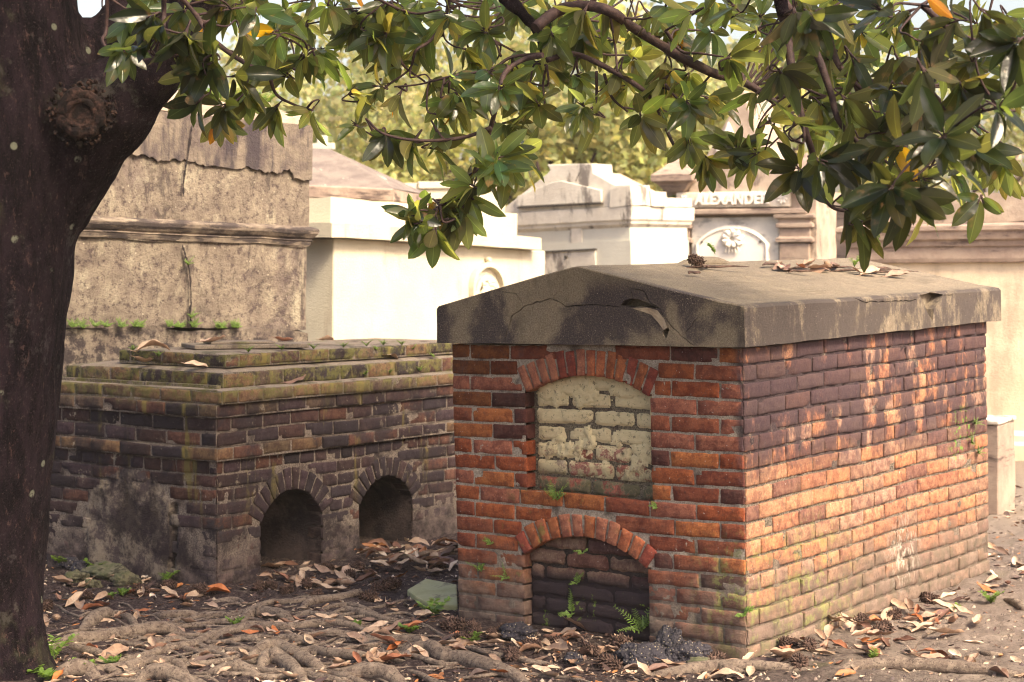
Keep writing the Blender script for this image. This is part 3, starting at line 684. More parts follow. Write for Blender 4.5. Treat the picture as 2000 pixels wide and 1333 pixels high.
# ------------------------------------------------------------------ tombs behind
class Frame:
    def __init__(s, px, py, d, yaw, tilt=0.0):
        s.o = at(px, py, d); y = radians(yaw); u = Vector((cos(y) * cos(tilt), sin(y) * cos(tilt), -sin(tilt)))
        i0 = Vector((-sin(y), cos(y), 0)); v = u.cross(i0) * 1.0; s.u, s.v, s.i = u, v, v.cross(u)
        s.m = Matrix(((s.u.x, s.i.x, s.v.x, s.o.x), (s.u.y, s.i.y, s.v.y, s.o.y), (s.u.z, s.i.z, s.v.z, s.o.z), (0, 0, 0, 1)))
        s.mi = s.m.inverted()
    def uv(s, px, py, n=0.0):
        a = s.mi @ EYEP; d = s.mi.to_3x3() @ ray(px, py); t = (n - a.y) / d.y; q = a + d * t; return (q.x, q.z)
    def root(s, name, label, cat, group=None): return empty(name, label, cat, mat=s.m, group=group)
    def g(s, p=(0, 0, 0)): return (s.m @ Vector(p))
def rough_box(mb, a, b, step=.06, amp=.012, fs=3.0):
    # a box whose faces are divided and slightly uneven
    a, b = Vector(a), Vector(b); S = b - a; V = {}
    n = [max(1, int(S[i] / step)) for i in range(3)]
    def g(i, j, k):
        if (i, j, k) not in V:
            p = Vector((a.x + S.x * i / n[0], a.y + S.y * j / n[1], a.z + S.z * k / n[2]))
            q = p + Vector((fbm(p, fs, 4), fbm(p + Vector((7, 0, 0)), fs, 4), fbm(p + Vector((0, 7, 0)), fs, 4))) * amp; V[i, j, k] = mb.vert(q)
        return V[i, j, k]
    for i in range(n[0]):
        for j in range(n[1]):
            mb.face((g(i, j, 0), g(i, j + 1, 0), g(i + 1, j + 1, 0), g(i + 1, j, 0)), True); mb.face((g(i, j, n[2]), g(i + 1, j, n[2]), g(i + 1, j + 1, n[2]), g(i, j + 1, n[2])), True)
    for i in range(n[0]):
        for k in range(n[2]):
            mb.face((g(i, 0, k), g(i + 1, 0, k), g(i + 1, 0, k + 1), g(i, 0, k + 1)), True); mb.face((g(i, n[1], k), g(i, n[1], k + 1), g(i + 1, n[1], k + 1), g(i + 1, n[1], k)), True)
    for j in range(n[1]):
        for k in range(n[2]):
            mb.face((g(0, j, k), g(0, j, k + 1), g(0, j + 1, k + 1), g(0, j + 1, k)), True); mb.face((g(n[0], j, k), g(n[0], j + 1, k), g(n[0], j + 1, k + 1), g(n[0], j, k + 1)), True)
def sharp(o, ang=40):
    try: o.data.set_sharp_from_angle(angle=radians(ang))
    except Exception: pass
    return o
def moulding(name, prof, u0, u1, y0, y1, mat, parent, wob=.004, step=.08):
    # a cornice that runs round front and both ends: prof = (projection, height) from bottom to top
    mb = MB(); L = []
    for e, z in prof:
        ring = []; cs_ = [(u0 - e, y0 - e), (u1 + e, y0 - e), (u1 + e, y1 + e), (u0 - e, y1 + e)]
        for (a, b), (c, d) in zip(cs_, cs_[1:] + cs_[:1]):
            n = max(1, int(math.hypot(c - a, d - b) / step))
            for k in range(n):
                x, y = a + (c - a) * k / n, b + (d - b) * k / n; ring.append(mb.vert((x, y + wob * fbm((x, y, z), 4, 3), z + wob * fbm((x, y, z + 5), 3, 3))))
        L.append(ring)
    m = min(len(r) for r in L)
    for r, q in zip(L, L[1:]):
        if len(r) == len(q):
            for k in range(len(r)): l = (k + 1) % len(r); mb.face((r[k], r[l], q[l], q[k]))
    mb.face(L[0][::-1]); mb.face(L[-1]); return fixn(mb.build(name, mat, parent))
def mould(name, prof, *a, **k):
    # equal ring sizes: use a common subdivision
    return moulding(name, prof, *a, **k)
random.seed(31)
# C: the tall grey stained tomb
fc = Frame(603, 445, 11.0, 40, .042); C = fc.root('grey_stucco_tomb', 'tall stained grey tomb with a moulded ledge, dark upper band and a long vertical crack', 'tomb')
uL = fc.uv(-60, 440)[0]; ztop = fc.uv(603, 247)[1]; zmo = fc.uv(603, 643)[1]; zg = -fc.g()[2] - .1
q = fc.uv(603, 475)[1]; q2 = fc.uv(603, 452)[1]
mb = MB(); rough_box(mb, (uL, 0, q - .02), (0, 1.5, ztop), .045, .016); c_up = sharp(mb.build('upper_wall', 'stucco_c', C))
mb = MB(); rough_box(mb, (uL, .012, zmo), (-.004, 1.49, q - .01), .05, .014); sharp(mb.build('lower_wall', 'stucco_c', C))
mb = MB(); rough_box(mb, (uL, -.012, zg), (.004, 1.51, zmo - .006), .06, .03, 4); sharp(mb.build('plinth', 'stucco_c', C))
# darker render left on the top band, with its ragged lower edge
mb = MB(); pts = []
edge = [(-60, 290), (180, 300), (240, 300), (290, 306), (310, 316), (335, 311), (370, 314), (400, 325), (450, 329), (480, 326), (510, 335), (540, 338), (565, 330), (575, 350), (601, 352)]
bot = []
for a, b in zip(edge, edge[1:]):
    for k in range(6): bot.append(fc.uv(a[0] + (b[0] - a[0]) * k / 6, a[1] + (b[1] - a[1]) * k / 6 + rnd(-3, 3), -.01))
P_ = [(u, v) for u, v in bot] + [(.006, bot[-1][1])]; n = len(P_)
up_ = [mb.vert((u, -.020 + .008 * fbm((u, 0, 3), 3, 3), ztop + .004)) for u, v in P_]; md_ = [mb.vert((u, -.020 + .008 * fbm((u, v, 3), 3, 3), v)) for u, v in P_]; bk_ = [mb.vert((u, .03, v - .006)) for u, v in P_]; tb_ = [mb.vert((u, .05, ztop + .004)) for u, v in P_]
for k in range(n - 1):
    mb.face((md_[k], md_[k + 1], up_[k + 1], up_[k])); mb.face((bk_[k], bk_[k + 1], md_[k + 1], md_[k])); mb.face((up_[k], up_[k + 1], tb_[k + 1], tb_[k]))
mb.face((md_[-1], bk_[-1], tb_[-1], up_[-1])); fixn(mb.build('dark_render_band', 'stucco_dark', C))
def uni_mould(name, prof, u0, u1, y0, y1, mat, parent, wob=.005):
    mb = MB(); NU, NY = max(2, int((u1 - u0) / .07)), max(2, int((y1 - y0) / .1)); L = []
    for e, z in prof:
        A, Bq, Cc, D = (u0 - e, y0 - e), (u1 + e, y0 - e), (u1 + e, y1 + e), (u0 - e, y1 + e); ring = []
        for (p, q_, n) in ((A, Bq, NU), (Bq, Cc, NY), (Cc, D, NU), (D, A, NY)):
            for k in range(n):
                x, y = p[0] + (q_[0] - p[0]) * k / n, p[1] + (q_[1] - p[1]) * k / n
                ring.append(mb.vert((x, y + wob * fbm((x, y, z * 3), 3, 3), z + wob * fbm((x, y, z + 5), 2.5, 3))))
        L.append(ring)
    for r, q_ in zip(L, L[1:]):
        for k in range(len(r)): l = (k + 1) % len(r); mb.face((r[k], r[l], q_[l], q_[k]))
    mb.face(L[0][::-1]); mb.face(L[-1]); return fixn(mb.build(name, mat, parent))
uni_mould('ledge_moulding', [(.004, q - .02), (.012, q), (.014, q + .008), (.02, q + .012), (.012, q + .02), (.025, q + .03), (.045, q + .055), (.05, q + .075), (.045, q + .085), (.01, q + .10)], uL, 0, 0, 1.5, 'mould_c', C, .006)
mb = MB(); cy_ = [(372, 270), (368, 300), (362, 330), (358, 360), (359, 390), (362, 415)]
def strip(fr, pts, w, nn, mat, name, parent):
    mb = MB(); P = spline([(*fr.uv(a, b, nn), 0) for a, b in pts], 5); k0 = None
    for i, p in enumerate(P):
        ww = w * rnd(.4, 1.5) * (.3 if i in (0, len(P) - 1) else 1); j = rnd(-.3, .3) * w
        a, b = mb.vert((p.x - ww + j, nn, p.y)), mb.vert((p.x + ww + j, nn, p.y))
        if k0: mb.face((k0[0], k0[1], b, a))
        k0 = (a, b)
    return fixn(mb.build(name, mat, parent))
strip(fc, [(375, 245), (372, 270), (368, 300), (362, 330), (358, 360), (358, 385)], .006, -.034, 'black', 'crack', C)
strip(fc, [(356, 478), (362, 500), (368, 520), (372, 550), (373, 590), (371, 610), (374, 640)], .007, -.012, 'black', 'crack', C)
# rough broken capping
mb = MB(); rough_box(mb, (uL, .02, ztop + .002), (-.06, 1.48, ztop + .05), .05, .03, 5); sharp(mb.build('capping', 'tan', C))
mb = MB()
for k in range(16):
    u = -.10 - k * .14 + rnd(-.04, .04); h = .03 + .10 * max(0, 1 - abs(u + 1.1) / 1.2) * rnd(.6, 1.2); rough_box(mb, (u - rnd(.06, .13), .03 + rnd(0, .1), ztop + .045), (u + rnd(.05, .12), .4 + rnd(0, .6), ztop + .05 + h), .05, .03, 6)
sharp(mb.build('rubble', 'tan', C))
# D: white stepped tomb
fd = Frame(652, 465, 12.6, 55, .040); D = fd.root('white_stepped_tomb', 'long cream white tomb with stepped cornice and a carved hand relief in an arch', 'tomb')
uR = fd.uv(1065, 490)[0]; zb_ = -fd.g()[2] - .15
mb = MB(); rough_box(mb, (0, 0, zb_), (uR, 1.7, 0), .12, .006); bevel(sharp(mb.build('wall', 'white', D)), .01)
z1 = fd.uv(652, 437)[1]; ul = fd.uv(628, 450)[0]; ur = fd.uv(1038, 470)[0]
mb = MB(); rough_box(mb, (ul, -.10, .002), (ur, 1.6, z1), .12, .008); sharp(mb.build('cornice', 'white', D))
ur2 = fd.uv(1010, 440, .35)[0]; z2 = fd.uv(1010, 418, .35)[1]; ul2 = fd.uv(770, 400, .35)[0]
mb = MB(); rough_box(mb, (ul + .5, .35, z1 + .002), (ur2, 1.4, z2), .12, .008); sharp(mb.build('upper_step', 'white', D))
def arch_pts(cx, zb, w, h, n=14): return [(cx - w / 2, zb)] + [(cx - w / 2 * cos(pi * k / n), zb + h - w / 2 * .9 + w / 2 * .9 * sin(pi * k / n)) for k in range(n + 1)] + [(cx + w / 2, zb)]
def archband(mb, cx, zb, w, h, t, y0, y1, n=16):
    o_, i_ = arch_pts(cx, zb, w, h, n), arch_pts(cx, zb, w - 2 * t, h - t, n)
    A = [mb.vert((p[0], y1, p[1])) for p in o_]; B_ = [mb.vert((p[0], y1, p[1])) for p in i_]; A2 = [mb.vert((p[0], y0, p[1])) for p in o_]; B2 = [mb.vert((p[0], y0, p[1])) for p in i_]
    for k in range(len(A) - 1): mb.face((A[k], A[k + 1], B_[k + 1], B_[k])); mb.face((A[k], A2[k], A2[k + 1], A[k + 1])); mb.face((B_[k], B_[k + 1], B2[k + 1], B2[k]))
ra = fd.uv(915, 585); rb = fd.uv(980, 515); rcx = (ra[0] + rb[0]) / 2; rw = abs(rb[0] - ra[0]); rh = rb[1] - ra[1] + .10
mb = MB(); archband(mb, rcx, ra[1] - .10, rw, rh, .035, 0, -.05); archband(mb, rcx, ra[1] - .10, rw * .72, rh - .10, .045, 0, -.03)
rel = fixn(mb.build('relief_arch', 'white', D))
mb = MB()
for k in range(4):
    yy = ra[1] + .02 + k * .028; mb.tube([(rcx - rw * .20, -.035, yy + .02), (rcx, -.07, yy + .01), (rcx + rw * .16, -.045, yy - .01)], [.016, .018, .012], 8)
mb.tube([(rcx - rw * .30, -.02, ra[1] - .04), (rcx - rw * .2, -.05, ra[1] + .02), (rcx - rw * .08, -.05, ra[1] + .10)], [.05, .05, .03], 10)
mb.tube([(rcx - rw * .1, -.06, ra[1] + .13), (rcx + .02, -.07, ra[1] + .15)], [.016, .012], 8)
sharp(mb.build('relief_hand', 'white', D), 60)
mb = MB(); c_ = fd.uv(948, 512); mb.tube([(c_[0], .0, c_[1] + .02), (c_[0], -.05, c_[1] + .02)], [.018, .018], 8); mb.build('relief_knob', 'white', D)
# white block tomb behind D
fw_ = Frame(980, 357, 16.5, 12, .0); o = fw_.root('white_block_tomb', 'plain flat-topped white tomb behind the stepped white one', 'tomb')
a = fw_.uv(660, 357)[0]; mb = MB(); rough_box(mb, (a, 0, -fw_.g()[2] - .1), (.03, 1.6, .0), .2, .006); sharp(mb.build('wall', 'white', o))
mb = MB(); rough_box(mb, (a + .75, -.03, -.05), (.06, 1.6, .012), .2, .006); sharp(mb.build('flat_cap', 'white', o))
# G: brown roofed tomb with a cross beyond
fg = Frame(766, 372, 14.6, -8, .06); G = fg.root('brown_hipped_tomb', 'brown tomb with a low hipped roof flecked with lime, behind the grey tomb', 'tomb')
a = fg.uv(330, 372)[0]; zf = -fg.g()[2]; e1 = fg.uv(766, 392)[1]; e2 = fg.uv(762, 420)[1]
mb = MB(); rough_box(mb, (a, .12, -zf * 0 - fg.g()[2]), (-.14, 1.5, e2), .12, .01); sharp(mb.build('wall', 'brown', G))
uni_mould('cornice', [(-.10, e2 - .02), (-.08, e2 + .02), (-.045, e2 + .045), (-.04, e1 - .03), (0, e1 - .01), (.012, e1 + .0), (.016, 0), (.0, .012)], a, 0, 0, 1.6, 'brown', G, .006)
mb = MB(); hr = fg.uv(600, 292)[1] + .05; P4 = [(a, 0, .013), (.015, 0, .013), (.015, 1.6, .013), (a, 1.6, .013), (a + .65, .8, hr), (-.75, .8, hr)]
for p in P4: mb.vert(p)
for f in ((0, 1, 5, 4), (1, 2, 5), (2, 3, 4, 5), (3, 0, 4), (3, 2, 1, 0)): mb.face(f)
fixn(mb.build('roof', 'roof_g', G))
fx = Frame(628, 303, 19, -10); o = fx.root('white_stone_cross', 'small white stone cross rising over the brown roof', 'cross')
w = .022; s1 = fx.uv(651, 285)[0] ; mb = MB(); z_t, z_b = fx.uv(628, 265)[1], -fx.g()[2]; x0 = fx.uv(619, 300)[0]; x1 = fx.uv(637, 300)[0]
mb.prism([(x0, z_b + 2.2), (x1, z_b + 2.2), (x1, fx.uv(628, 293)[1]), (fx.uv(651, 280)[0], fx.uv(628, 293)[1]), (fx.uv(651, 280)[0], fx.uv(628, 280)[1]), (x1, fx.uv(628, 280)[1]), (x1, z_t), (x0, z_t), (x0, fx.uv(628, 280)[1]), (fx.uv(605, 280)[0], fx.uv(628, 280)[1]), (fx.uv(605, 280)[0], fx.uv(628, 293)[1]), (x0, fx.uv(628, 293)[1])], 0, .08)
bevel(fixn(mb.build('cross', 'white_grey', o)), .008)
mb = MB(); rough_box(mb, (-.45, -.2, z_b), (.45, .6, z_b + 2.2), .2, .01); sharp(mb.build('pedestal', 'brown', o))
# E: white pedimented mausoleum
fe = Frame(1229, 415, 15.5, -36, -.022); E_ = fe.root('white_pedimented_tomb', 'white tomb with cracked low pediment, blank name panel and small square hatch', 'tomb')
uv = fe.uv; uL = uv(985, 430)[0]; zb_ = -fe.g()[2] - .1; dep = 1.0
zc0 = uv(1229, 440)[1]
mb = MB(); rough_box(mb, (uL, .0, zb_), (0, dep, zc0), .15, .004); sharp(mb.build('wall', 'white_grey', E_))
zs = uv(1229, 470)[1]
mb = MB(); rough_box(mb, (uL - .012, -.014, zb_), (.012, dep, zs), .2, .003); sharp(mb.build('lower_wall', 'white_grey', E_))
uni_mould('entablature', [(.0, zc0 - .02), (.03, zc0 + .01), (.035, zc0 + .03), (.05, zc0 + .05), (.055, .05), (.045, .052)], uL, 0, 0, dep, 'white_old', E_, .003)
ped = [uv(*p) for p in ((990, 405), (1012, 388), (1072, 340), (1078, 333), (1072, 322), (1160, 320), (1162, 338), (1205, 362), (1229, 361), (1230, 412))]
ped = [(ped[0][0], .054)] + ped[:-1] + [(0.04, ped[-2][1]), (.04, .054)]
mb = MB(); mb.prism(ped, -.03, .30); bevel(fixn(mb.build('pediment', 'white_old', E_)), .008)
pan = [uv(*p) for p in ((1018, 404), (1018, 384), (1085, 357), (1105, 354), (1181, 372), (1182, 396))]; mb = MB(); mb.prism(pan, -.065, -.032); bevel(fixn(mb.build('name_panel', 'white_old', E_)), .006)
pan2 = [(p[0] + (.01 if i in (0, 1) else .0), p[1] - .0) for i, p in enumerate(pan)]; a_, b_ = uv(1018, 408), uv(1183, 399)
mb = MB(); mb.prism([a_, (b_[0], b_[1]), uv(1182, 397), uv(1018, 405)], -.07, -.031); fixn(mb.build('panel_shade_strip', 'iron', E_))  # dark strip added as the line of shade under the name panel
mb = MB(); rough_box(mb, (-.16, -.06, .056), (.06, .25, uv(1229, 366)[1]), .08, .012); rough_box(mb, (-.02, .26, .056), (.07, .52, uv(1229, 372)[1]), .08, .014); rough_box(mb, (.0, .53, .056), (.06, dep, uv(1229, 385)[1]), .08, .012); sharp(mb.build('parapet_blocks', 'white_old', E_))
mb = MB(); r0 = uv(1110, 333)[1]; mb.prism([(uL + .1, .06), ((uL) * .5, r0), (-.05, .10)], .31, dep - .05); fixn(mb.build('roof', 'tile', E_))
h0, h1 = uv(1068, 494), uv(1166, 489); hz = h0[1] - .5
mb = MB(); mb.prism([(h0[0], hz), (h1[0], hz), (h1[0], h1[1]), (h0[0], h0[1])], -.035, -.016); ht = fixn(mb.build('hatch', 'white_old', E_))
mb = MB(); mb.prism([(h0[0] - .01, h0[1] + .001), (h1[0] + .01, h1[1] + .001), (h1[0] + .01, h1[1] + .016), (h0[0] - .01, h0[1] + .016)], -.05, -.015); fixn(mb.build('hatch_lintel', 'iron', E_))
k_ = uv(1111, 502); mb = MB(); mb.tube([(k_[0], -.034, k_[1]), (k_[0], -.06, k_[1])], [.016, .012], 10); mb.build('knob', 'iron', ht)
mb = MB(); a_, b_ = uv(1114, 432), uv(1138, 478); mb.prism([(a_[0], b_[1]), (b_[0], b_[1]), (b_[0], a_[1] - .01), (a_[0], a_[1])], -.012, -.002); fixn(mb.build('stained_patch', 'white_old', E_))
strip(fe, [(1135, 335), (1128, 345), (1124, 356)], .004, -.034, 'iron', 'crack', E_)
# Alexander tomb
fa = Frame(1322, 409, 17.5, -22, .010); A_ = fa.root('name_tablet_tomb', 'brownish tomb with pilasters, a lettered name tablet and an arched white marble panel', 'tomb')
uv = fa.uv; zb_ = -fa.g()[2] - .1; u0, u1 = uv(1300, 450)[0], uv(1592, 450)[0]; zt = uv(1322, 375)[1]
mb = MB(); rough_box(mb, (u0, .06, zb_), (u1, 1.6, zt), .15, .012); sharp(mb.build('wall', 'tan', A_))
mz0, mz1 = uv(1350, 600)[1], uv(1350, 426)[1]; m0, m1 = uv(1350, 450)[0], uv(1520, 450)[0]
mb = MB(); mb.box((m0, .03, mz0), (m1, .058, mz1)); mb.build('marble_backing', 'grey_marble', A_)
mb = MB(); c0 = uv(1357, 500)[0]; c1 = uv(1502, 500)[0]; zt_ = uv(1430, 440)[1]; cx = (c0 + c1) / 2; w = c1 - c0
def seg_pts(cx, w, z0, zs, zt, n=12):
    X, Y, r = arcfit((cx - w / 2, zs), (cx, zt), (cx + w / 2, zs)); a0 = atan2(zs - Y, w / 2); return [(cx - w / 2, z0)] + [(X + r * cos(pi - a0 + (2 * a0 - pi) * k / n), Y + r * sin(pi - a0 + (2 * a0 - pi) * k / n)) for k in range(n + 1)] + [(cx + w / 2, z0)]
zs_ = uv(1360, 478)[1]; sp = seg_pts(cx, w, mz0 + .05, zs_, zt_); mb.prism(sp, -.0, .028); tab = bevel(fixn(mb.build('arched_tablet', 'white_marble', A_)), .006)
mb = MB(); bd = seg_pts(cx, w - .05, mz0 + .05, zs_, zt_ - .03, 30); mb.tube([(p[0], -.004, p[1]) for p in bd], [.010 + .004 * (i % 2) for i in range(len(bd))], 8); mb.build('rope_border', 'white_marble', tab)
mb = MB(); rc = uv(1431, 467)
for k in range(9):
    t = 2 * pi * k / 9; mb.tube([(rc[0] + .03 * cos(t), -.01, rc[1] + .03 * sin(t)), (rc[0] + .085 * cos(t), -.03, rc[1] + .07 * sin(t)), (rc[0] + .115 * cos(t + .3), -.006, rc[1] + .10 * sin(t + .3))], [.022, .028, .01], 8)
for k in range(5): mb.tube([(rc[0] + .02 * (k - 2), -.02, rc[1] - .02), (rc[0] + .035 * (k - 2), -.022, rc[1] - .13 - .01 * (k % 2))], [.012, .006], 6)
sharp(mb.build('carved_rosette', 'white_marble', tab), 60)
for px in (1371, 1485): p = uv(px, 473); mb = MB(); mb.tube([(p[0], -.012, p[1]), (p[0], .01, p[1])], [.011, .011], 8); mb.build('pin', 'iron', tab)
for a, b in ((1304, 1350), (1519, 1586)):
    x0, x1 = uv(a, 460)[0], uv(b, 460)[0]; zc = uv(a, 430)[1]; f = lambda y: uv(1330, y + 0)[1]
    rt = None; mb = MB(); rough_box(mb, (x0 + .03, -.03, zb_), (x1 - .03, .058, f(478)), .1, .006); pil = sharp(mb.build('pilaster', 'brown', A_))
    uni_mould('capital', [(-.02, f(475)), (.012, f(474)), (.012, f(468)), (-.02, f(464)), (-.02, f(448)), (.01, f(446)), (.01, f(440)), (-.012, f(437)), (-.012, f(432)), (.025, f(428)), (.03, f(423)), (0, f(421))], x0, x1, -.04, .057, 'brown', pil, .002)
uni_mould('architrave', [(.0, uv(1322, 421)[1]), (.02, uv(1322, 419)[1]), (.02, uv(1322, 412)[1]), (.0, uv(1322, 410)[1])], u0 + .08, u1 - .1, -.045, .5, 'brown', A_, .003)
n0, n1_ = uv(1322, 408)[0], uv(1543, 397)[0]; nz0, nz1 = uv(1322, 407)[1], uv(1322, 377)[1]
mb = MB(); mb.box((n0, -.03, nz0), (n1_, .055, nz1)); tb = bevel(mb.build('name_tablet', 'tan', A_), .008); tb.data.materials[0] = M['tablet']
cu = bpy.data.curves.new('lettering', 'FONT'); cu.body = 'ALEXANDER'; cu.size = (nz1 - nz0) * .92; cu.extrude = .022; cu.align_x = 'CENTER'; cu.align_y = 'CENTER'; cu.space_character = 1.05; cu.offset = .006
to = bpy.data.objects.new('tmp', cu); COL.objects.link(to); bpy.context.view_layer.update(); me = bpy.data.meshes.new_from_object(to.evaluated_get(bpy.context.evaluated_depsgraph_get())); wd = to.dimensions.x; bpy.data.objects.remove(to)
lt = bpy.data.objects.new('lettering', me); COL.objects.link(lt); lt.parent = tb; me.materials.clear(); me.materials.append(M['white_marble']); lt.location = ((n0 + n1_) / 2, -.042, (nz0 + nz1) / 2); lt.rotation_euler = (pi / 2, 0, 0); lt.scale = ((n1_ - n0) * .66 / wd, 1, 1)
for s in (n0 + .07, n1_ - .07):
    mb = MB(); zc = (nz0 + nz1) / 2
    for k in range(7): t = 2 * pi * k / 7; mb.tube([(s + .015 * cos(t), -.03, zc + .015 * sin(t)), (s + .05 * cos(t), -.045, zc + .05 * sin(t))], [.016, .012], 6)
    sharp(mb.build('carved_flower', 'white_marble', tb), 60)
mb = MB(); gz0 = uv(1322, 372)[1]; mb.prism([(n0 + .10, gz0 - .04), (n1_ - .02, gz0 - .04), (n1_ + .1, gz0 + .05), (n1_ - .3, gz0 + .45), ((n0 + n1_) / 2 + .1, gz0 + .98), (n0 + .35, gz0 + .42), (n0 + .12, gz0 + .05)], .02, 1.2); bevel(fixn(mb.build('gable', 'tan', A_)), .02)
mb = MB(); tx = uv(1423, 270); mb.prism([(tx[0] - .13, tx[1] - .13), (tx[0] + .13, tx[1] - .13), (tx[0], tx[1] + .16)], -.02, .018); bevel(fixn(mb.build('gable_emblem', 'white_marble', A_)), .01)
for c in (uv(1318, 372)[0], uv(1572, 372)[0]):
    mb = MB(); z0 = gz0 - .02
    uni_mould('corner_cap', [(-.02, z0), (0, z0 + .02), (.05, z0 + .08), (.10, z0 + .11), (.10, z0 + .17), (.0, z0 + .25), (-.10, z0 + .36)], c - .10, c + .12, -.06, .16, 'brown', A_, .004)
# F: long beige wall vault on the right
ff_ = Frame(2000, 510, 13.5, -20, .004); Fv = ff_.root('beige_wall_vault', 'long beige stucco vault with a brown moulded cornice at the right edge', 'tomb')
uv = ff_.uv; uL = uv(1600, 500)[0]; zb_ = -ff_.g()[2] - .1; uR = 1.6
mb = MB(); rough_box(mb, (uL + .25, .0, zb_), (uR, 1.6, .02), .12, .008); sharp(mb.build('wall', 'wall_f', Fv))
f = lambda y: uv(2000, y)[1]
uni_mould('cornice', [(.0, f(514)), (.04, f(512)), (.05, f(505)), (.05, f(482)), (.07, f(480)), (.075, f(470)), (.10, f(466)), (.115, f(452)), (.13, f(448)), (.13, f(440)), (.05, f(434))], uL + .28, uR, 0, 1.6, 'brown', Fv, .006)
mb = MB(); rough_box(mb, (uL + .22, .04, f(434)), (uR, 1.5, f(375)), .12, .03); sharp(mb.build('parapet', 'tan', Fv))
uni_mould('base_moulding', [(.12, zb_), (.12, f(868)), (.07, f(862)), (.07, f(850)), (.0, f(842))], uL + .3, uR, 0, 1.6, 'wall_f', Fv, .004)
mb = MB(); rough_box(mb, (.0 - .6, -.9, zb_), (uR, -.12, f(925)), .12, .01); sharp(mb.build('step', 'wall_f', Fv)) 
# brown block between the name tomb and the vault
fb_ = Frame(1700, 470, 14.6, -30); o = fb_.root('brown_block_tomb', 'plain brown block tomb half hidden by leaves beside the name tomb', 'tomb')
a = fb_.uv(1594, 470)[0]; mb = MB(); rough_box(mb, (a, .5, -fb_.g()[2] - .1), (.25, 1.9, fb_.uv(1600, 405)[1]), .12, .012); sharp(mb.build('wall', 'brown', o))
mb = MB(); rough_box(mb, (a - .06, .44, fb_.uv(1600, 405)[1] + .002), (.3, 1.96, fb_.uv(1600, 392)[1]), .12, .012); sharp(mb.build('flat_cap', 'tan', o))
# H: low pier right of the red tomb
fh = Frame(1950, 1003, 10.7, -33); H_ = fh.root('low_stone_pier', 'low grey-brown stone pier with a pale top behind the red tomb', 'pier')
ht_ = fh.uv(1978, 832)[1]; mb = MB(); rough_box(mb, (-.42, 0, -.12), (0, .34, ht_), .06, .008); bevel(sharp(mb.build('pier_body', 'brown', H_)), .008)
mb = MB(); rough_box(mb, (-.425, -.01, ht_ + .002), (.006, .35, ht_ + .03), .06, .006); bevel(sharp(mb.build('pier_cap', 'white_old', H_)), .008)
# round-topped headstone whose head shows over the lid
# ------------------------------------------------------------------ far trees, pole
def leafquad(mb, p, d, nrm, L, W, col, fold=.25, curl=.12, st=4, ribs=False):
    d = d.normalized(); s_ = d.cross(nrm)
    if s_.length < 1e-3: s_ = d.orthogonal()
    s_.normalize(); nn = s_.cross(d).normalized(); pr = None; ph = rnd(0, 6.3); wa = rnd(.03, .16); tw = rnd(-.5, .5) if ribs else 0
    cols = ((-1, .85), (-.5, 1.0), (-.09, 1.0), (0, 1.75), (.09, 1.0), (.5, 1.0), (1, .85)) if ribs else ((-1, 1), (0, 1.1), (1, 1))
    for k in range(st + 1):
        t = k / st; w = W * .5 * (sin(pi * min(1, t ** .95)) ** .62 if 0 < t < 1 else (.06 if t == 0 else .02)); c = p + d * (L * t) - nn * (curl * L * t * t); row = []
        sd_ = (s_ * cos(tw * t) + nn * sin(tw * t)); n2 = nn * cos(tw * t) - s_ * sin(tw * t)
        for q, m_ in cols:
            z = abs(q) ** 1.4 * fold + (wa * sin(t * 11 + ph + (1.5 if q > 0 else 0)) * abs(q) ** 2 if ribs else 0)
            row.append(mb.vert(c + sd_ * (w * q * (1 - .25 * fold * fold)) + n2 * (w * z), tuple(x * m_ for x in col)))
        if pr:
            for j in range(len(cols) - 1): mb.face((pr[j], pr[j + 1], row[j + 1], row[j]), True)
        pr = row
def simple_leaf(mb, p, d, n, L, W, col):
    s_ = d.cross(n).normalized(); a = mb.vert(p, col); b = mb.vert(p + d * L * .5 + s_ * W * .5, col); c = mb.vert(p + d * L, col); e = mb.vert(p + d * L * .5 - s_ * W * .5, col); mb.face((a, b, c, e))
def rdir():
    while True:
        v = Vector((rnd(-1, 1), rnd(-1, 1), rnd(-1, 1)))
        if .05 < v.length < 1: return v.normalized()
def bgtree(x, y, h, r, label, seed, n=9000):
    random.seed(seed); T = empty('background_tree', label, 'tree', (x, y, 0), group='trees beyond the tombs')
    mb = MB(); tp_ = spline([(0, 0, -.2), (.1, 0, h * .25), (-.1, .1, h * .5), (0, 0, h * .8)], 5); mb.tube(tp_, lerps([.22, .16, .12, .05], 4, len(tp_)), 8)
    for k in range(7): a = 2 * pi * k / 7; mb.tube([(0, 0, h * .3 + .1 * k), (r * .3 * cos(a), r * .3 * sin(a), h * .45 + .1 * k), (r * .7 * cos(a), r * .7 * sin(a), h * .6 + .12 * k)], [.09, .06, .02], 6)
    mb.build('trunk', 'twig', T); mb = MB(); cl = []
    for k in range(60):
        a = rnd(0, 2 * pi); q = rnd(.2, 1) ** .5; z = rnd(.12, 1); w = r * q * (1.05 - .5 * abs(z - .45)); cl.append((Vector((w * cos(a), w * sin(a), h * z)), rnd(.35, .75), rnd(.55, 1.35)))
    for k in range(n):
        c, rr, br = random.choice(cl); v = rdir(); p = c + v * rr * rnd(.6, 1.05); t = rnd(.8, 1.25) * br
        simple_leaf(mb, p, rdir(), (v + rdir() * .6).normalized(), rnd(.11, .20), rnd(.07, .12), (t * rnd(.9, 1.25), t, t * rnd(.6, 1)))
    mb.build('crown', 'bgleaf', T)
